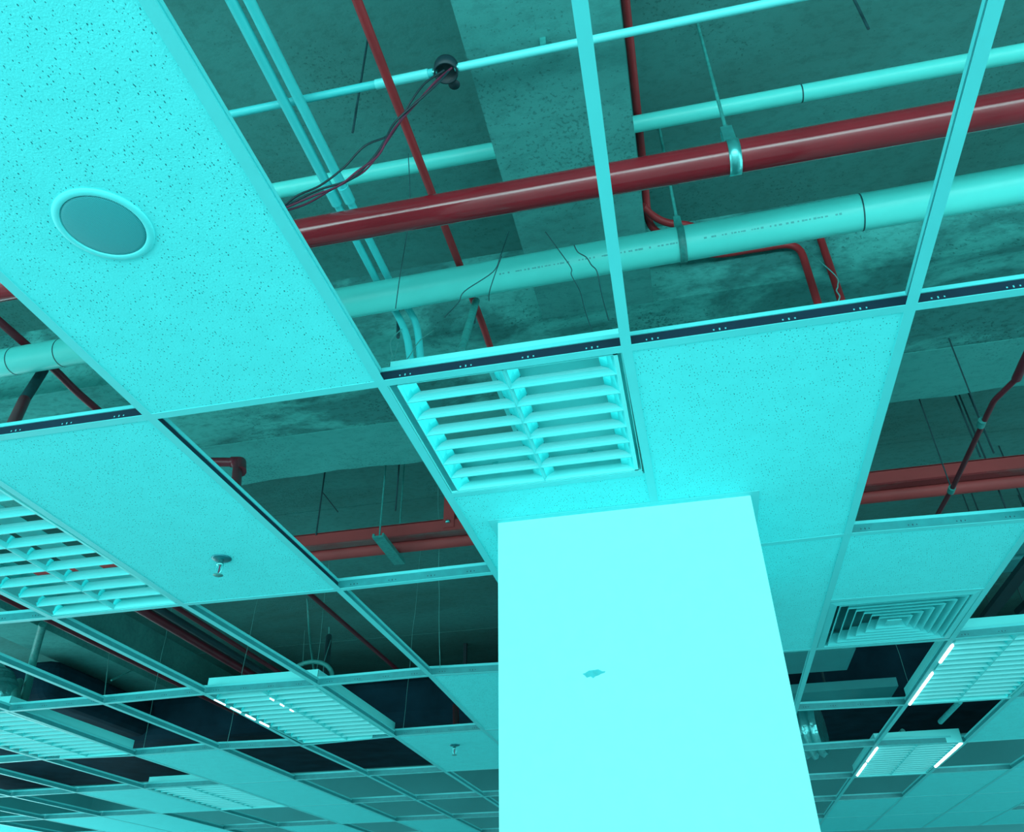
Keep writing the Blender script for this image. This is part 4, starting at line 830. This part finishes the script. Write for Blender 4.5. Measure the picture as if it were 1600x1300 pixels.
# grey hose dropping beside it
pipe('flexible_hose', [(-4.4719, 4.8379, 3.6000), (-4.7113, 5.1161, 3.4500), (-4.5828, 5.0028, 3.2500), (-4.3934, 4.8047, 3.1000), (-4.1290, 4.5098, 2.9500)], 0.028, 'rod', 'dark teal hose dropping past the black boxes to the foil bundle', 'hose', bend=0.15, seg=14)
pipe('flexible_hose', [(-4.5731, 4.9082, 3.2200), (-4.3425, 4.6555, 3.1000), (-4.0626, 4.3704, 2.9500), (-3.9919, 4.3073, 2.9000)], 0.028, 'rod', 'looped end of hose beside the foil bundle', 'hose', bend=0.1, seg=14)
pipe('tie_rod', [(-3.2223, 4.1043, 2.8000), (-4.1033, 5.1323, 3.5000)], 0.003, 'wire', 'pale upright wire standing on the far runner crossing', 'wire', seg=6)
pipe('tie_rod', [(-3.7674, 4.8144, 3.1500), (-3.8338, 5.0958, 3.3000)], 0.006, 'rod', 'slanting pale rod in front of the black boxes', 'rod', seg=6)
# black services beyond the last open cell
def run2(a, b_, w, h, m, label):
    o = MB().extrude([(-w/2, 0), (w/2, 0), (w/2, h), (-w/2, h)], a, b_).build('cable_tray', M[m]); tag(o, label, 'tray')
    for t in (0.15, 0.85):
        q_ = Vector(a).lerp(Vector(b_), t)
        MB().tube([(q_.x, q_.y, q_.z+h-0.01), (q_.x, q_.y, ZS)], 0.004, 6).build('hanger_rod', M['rod_dark'], o)
run2((1.9467, 4.3106, 3.3500), (1.9440, 5.7616, 3.3500), 0.075, 0.03, 'black', 'black cable tray over the open cell beyond the plain tile')
run2((2.2440, 5.1249, 3.4000), (2.2009, 5.8114, 3.4000), 0.06, 0.04, 'black', 'thin second black tray beside the wider black one')
z = 1.72
for pa_, pb_, lb in (((1.7283, 4.8495, 3.3200), (2.0511, 4.8069, 3.3200), 'upper pale crossbar behind the black cable tray'), ((1.7808, 5.1294, 3.3200), (2.1355, 5.0942, 3.3200), 'lower pale crossbar behind the black cable tray')):
    o = MB().extrude([(-0.10, 0), (0.10, 0), (0.10, 0.05), (-0.10, 0.05)], (pa_[0]-0.4, pa_[1], pa_[2]+0.17), (pb_[0]+0.6, pa_[1], pb_[2]+0.17)).build('duct_shelf', M['duct']); tag(o, lb, 'duct')
    MB().tube([(pa_[0]+0.1, pa_[1], pa_[2]+0.15), (pa_[0]+0.1, pa_[1], ZS)], 0.004, 6).build('hanger_rod', M['rod_dark'], o)
# bare pale batten and cords in the far open cell
bt = MB().tube([(1.8284, 6.3863, 3.0200), (1.7690, 6.8043, 2.9800)], 0.018, 10).build('batten', M['tile']); tag(bt, 'bare pale batten hanging in the cell past the glowing light', 'batten')
MB().tube([(1.8254, 6.5303, 3.0200), ((1.8254, 6.5303, 3.0200)[0], (1.8254, 6.5303, 3.0200)[1], 3.3)], 0.004, 6).build('hanger_rod', M['rod_dark'], bt)
bt = MB().tube([(1.5260, 6.9362, 2.9600), (1.4989, 7.0303, 2.9400)], 0.018, 8).build('batten', M['wire']); tag(bt, 'stubby pale bar end beside the far runner', 'batten')
# white junction block and short red drop near the column
jb2 = MB().box(-1.05, -0.80, 6.02, 6.14, 1.30+1.6, 1.40+1.6).build('junction_block', M['duct']); tag(jb2, 'pale box above the far tile near the column', 'box')
MB().tube([(-0.92, 6.08, 3.0), (-0.92, 6.08, ZS)], 0.004, 6).build('hanger_rod', M['rod_dark'], jb2)
pipe('sprinkler_pipe', [(-1.6805, 5.8743, 3.1000), (-1.5051, 5.2889, 2.8200)], 0.022, 'red_dark', 'short upright red pipe stub above the far tile near the column', seg=12)
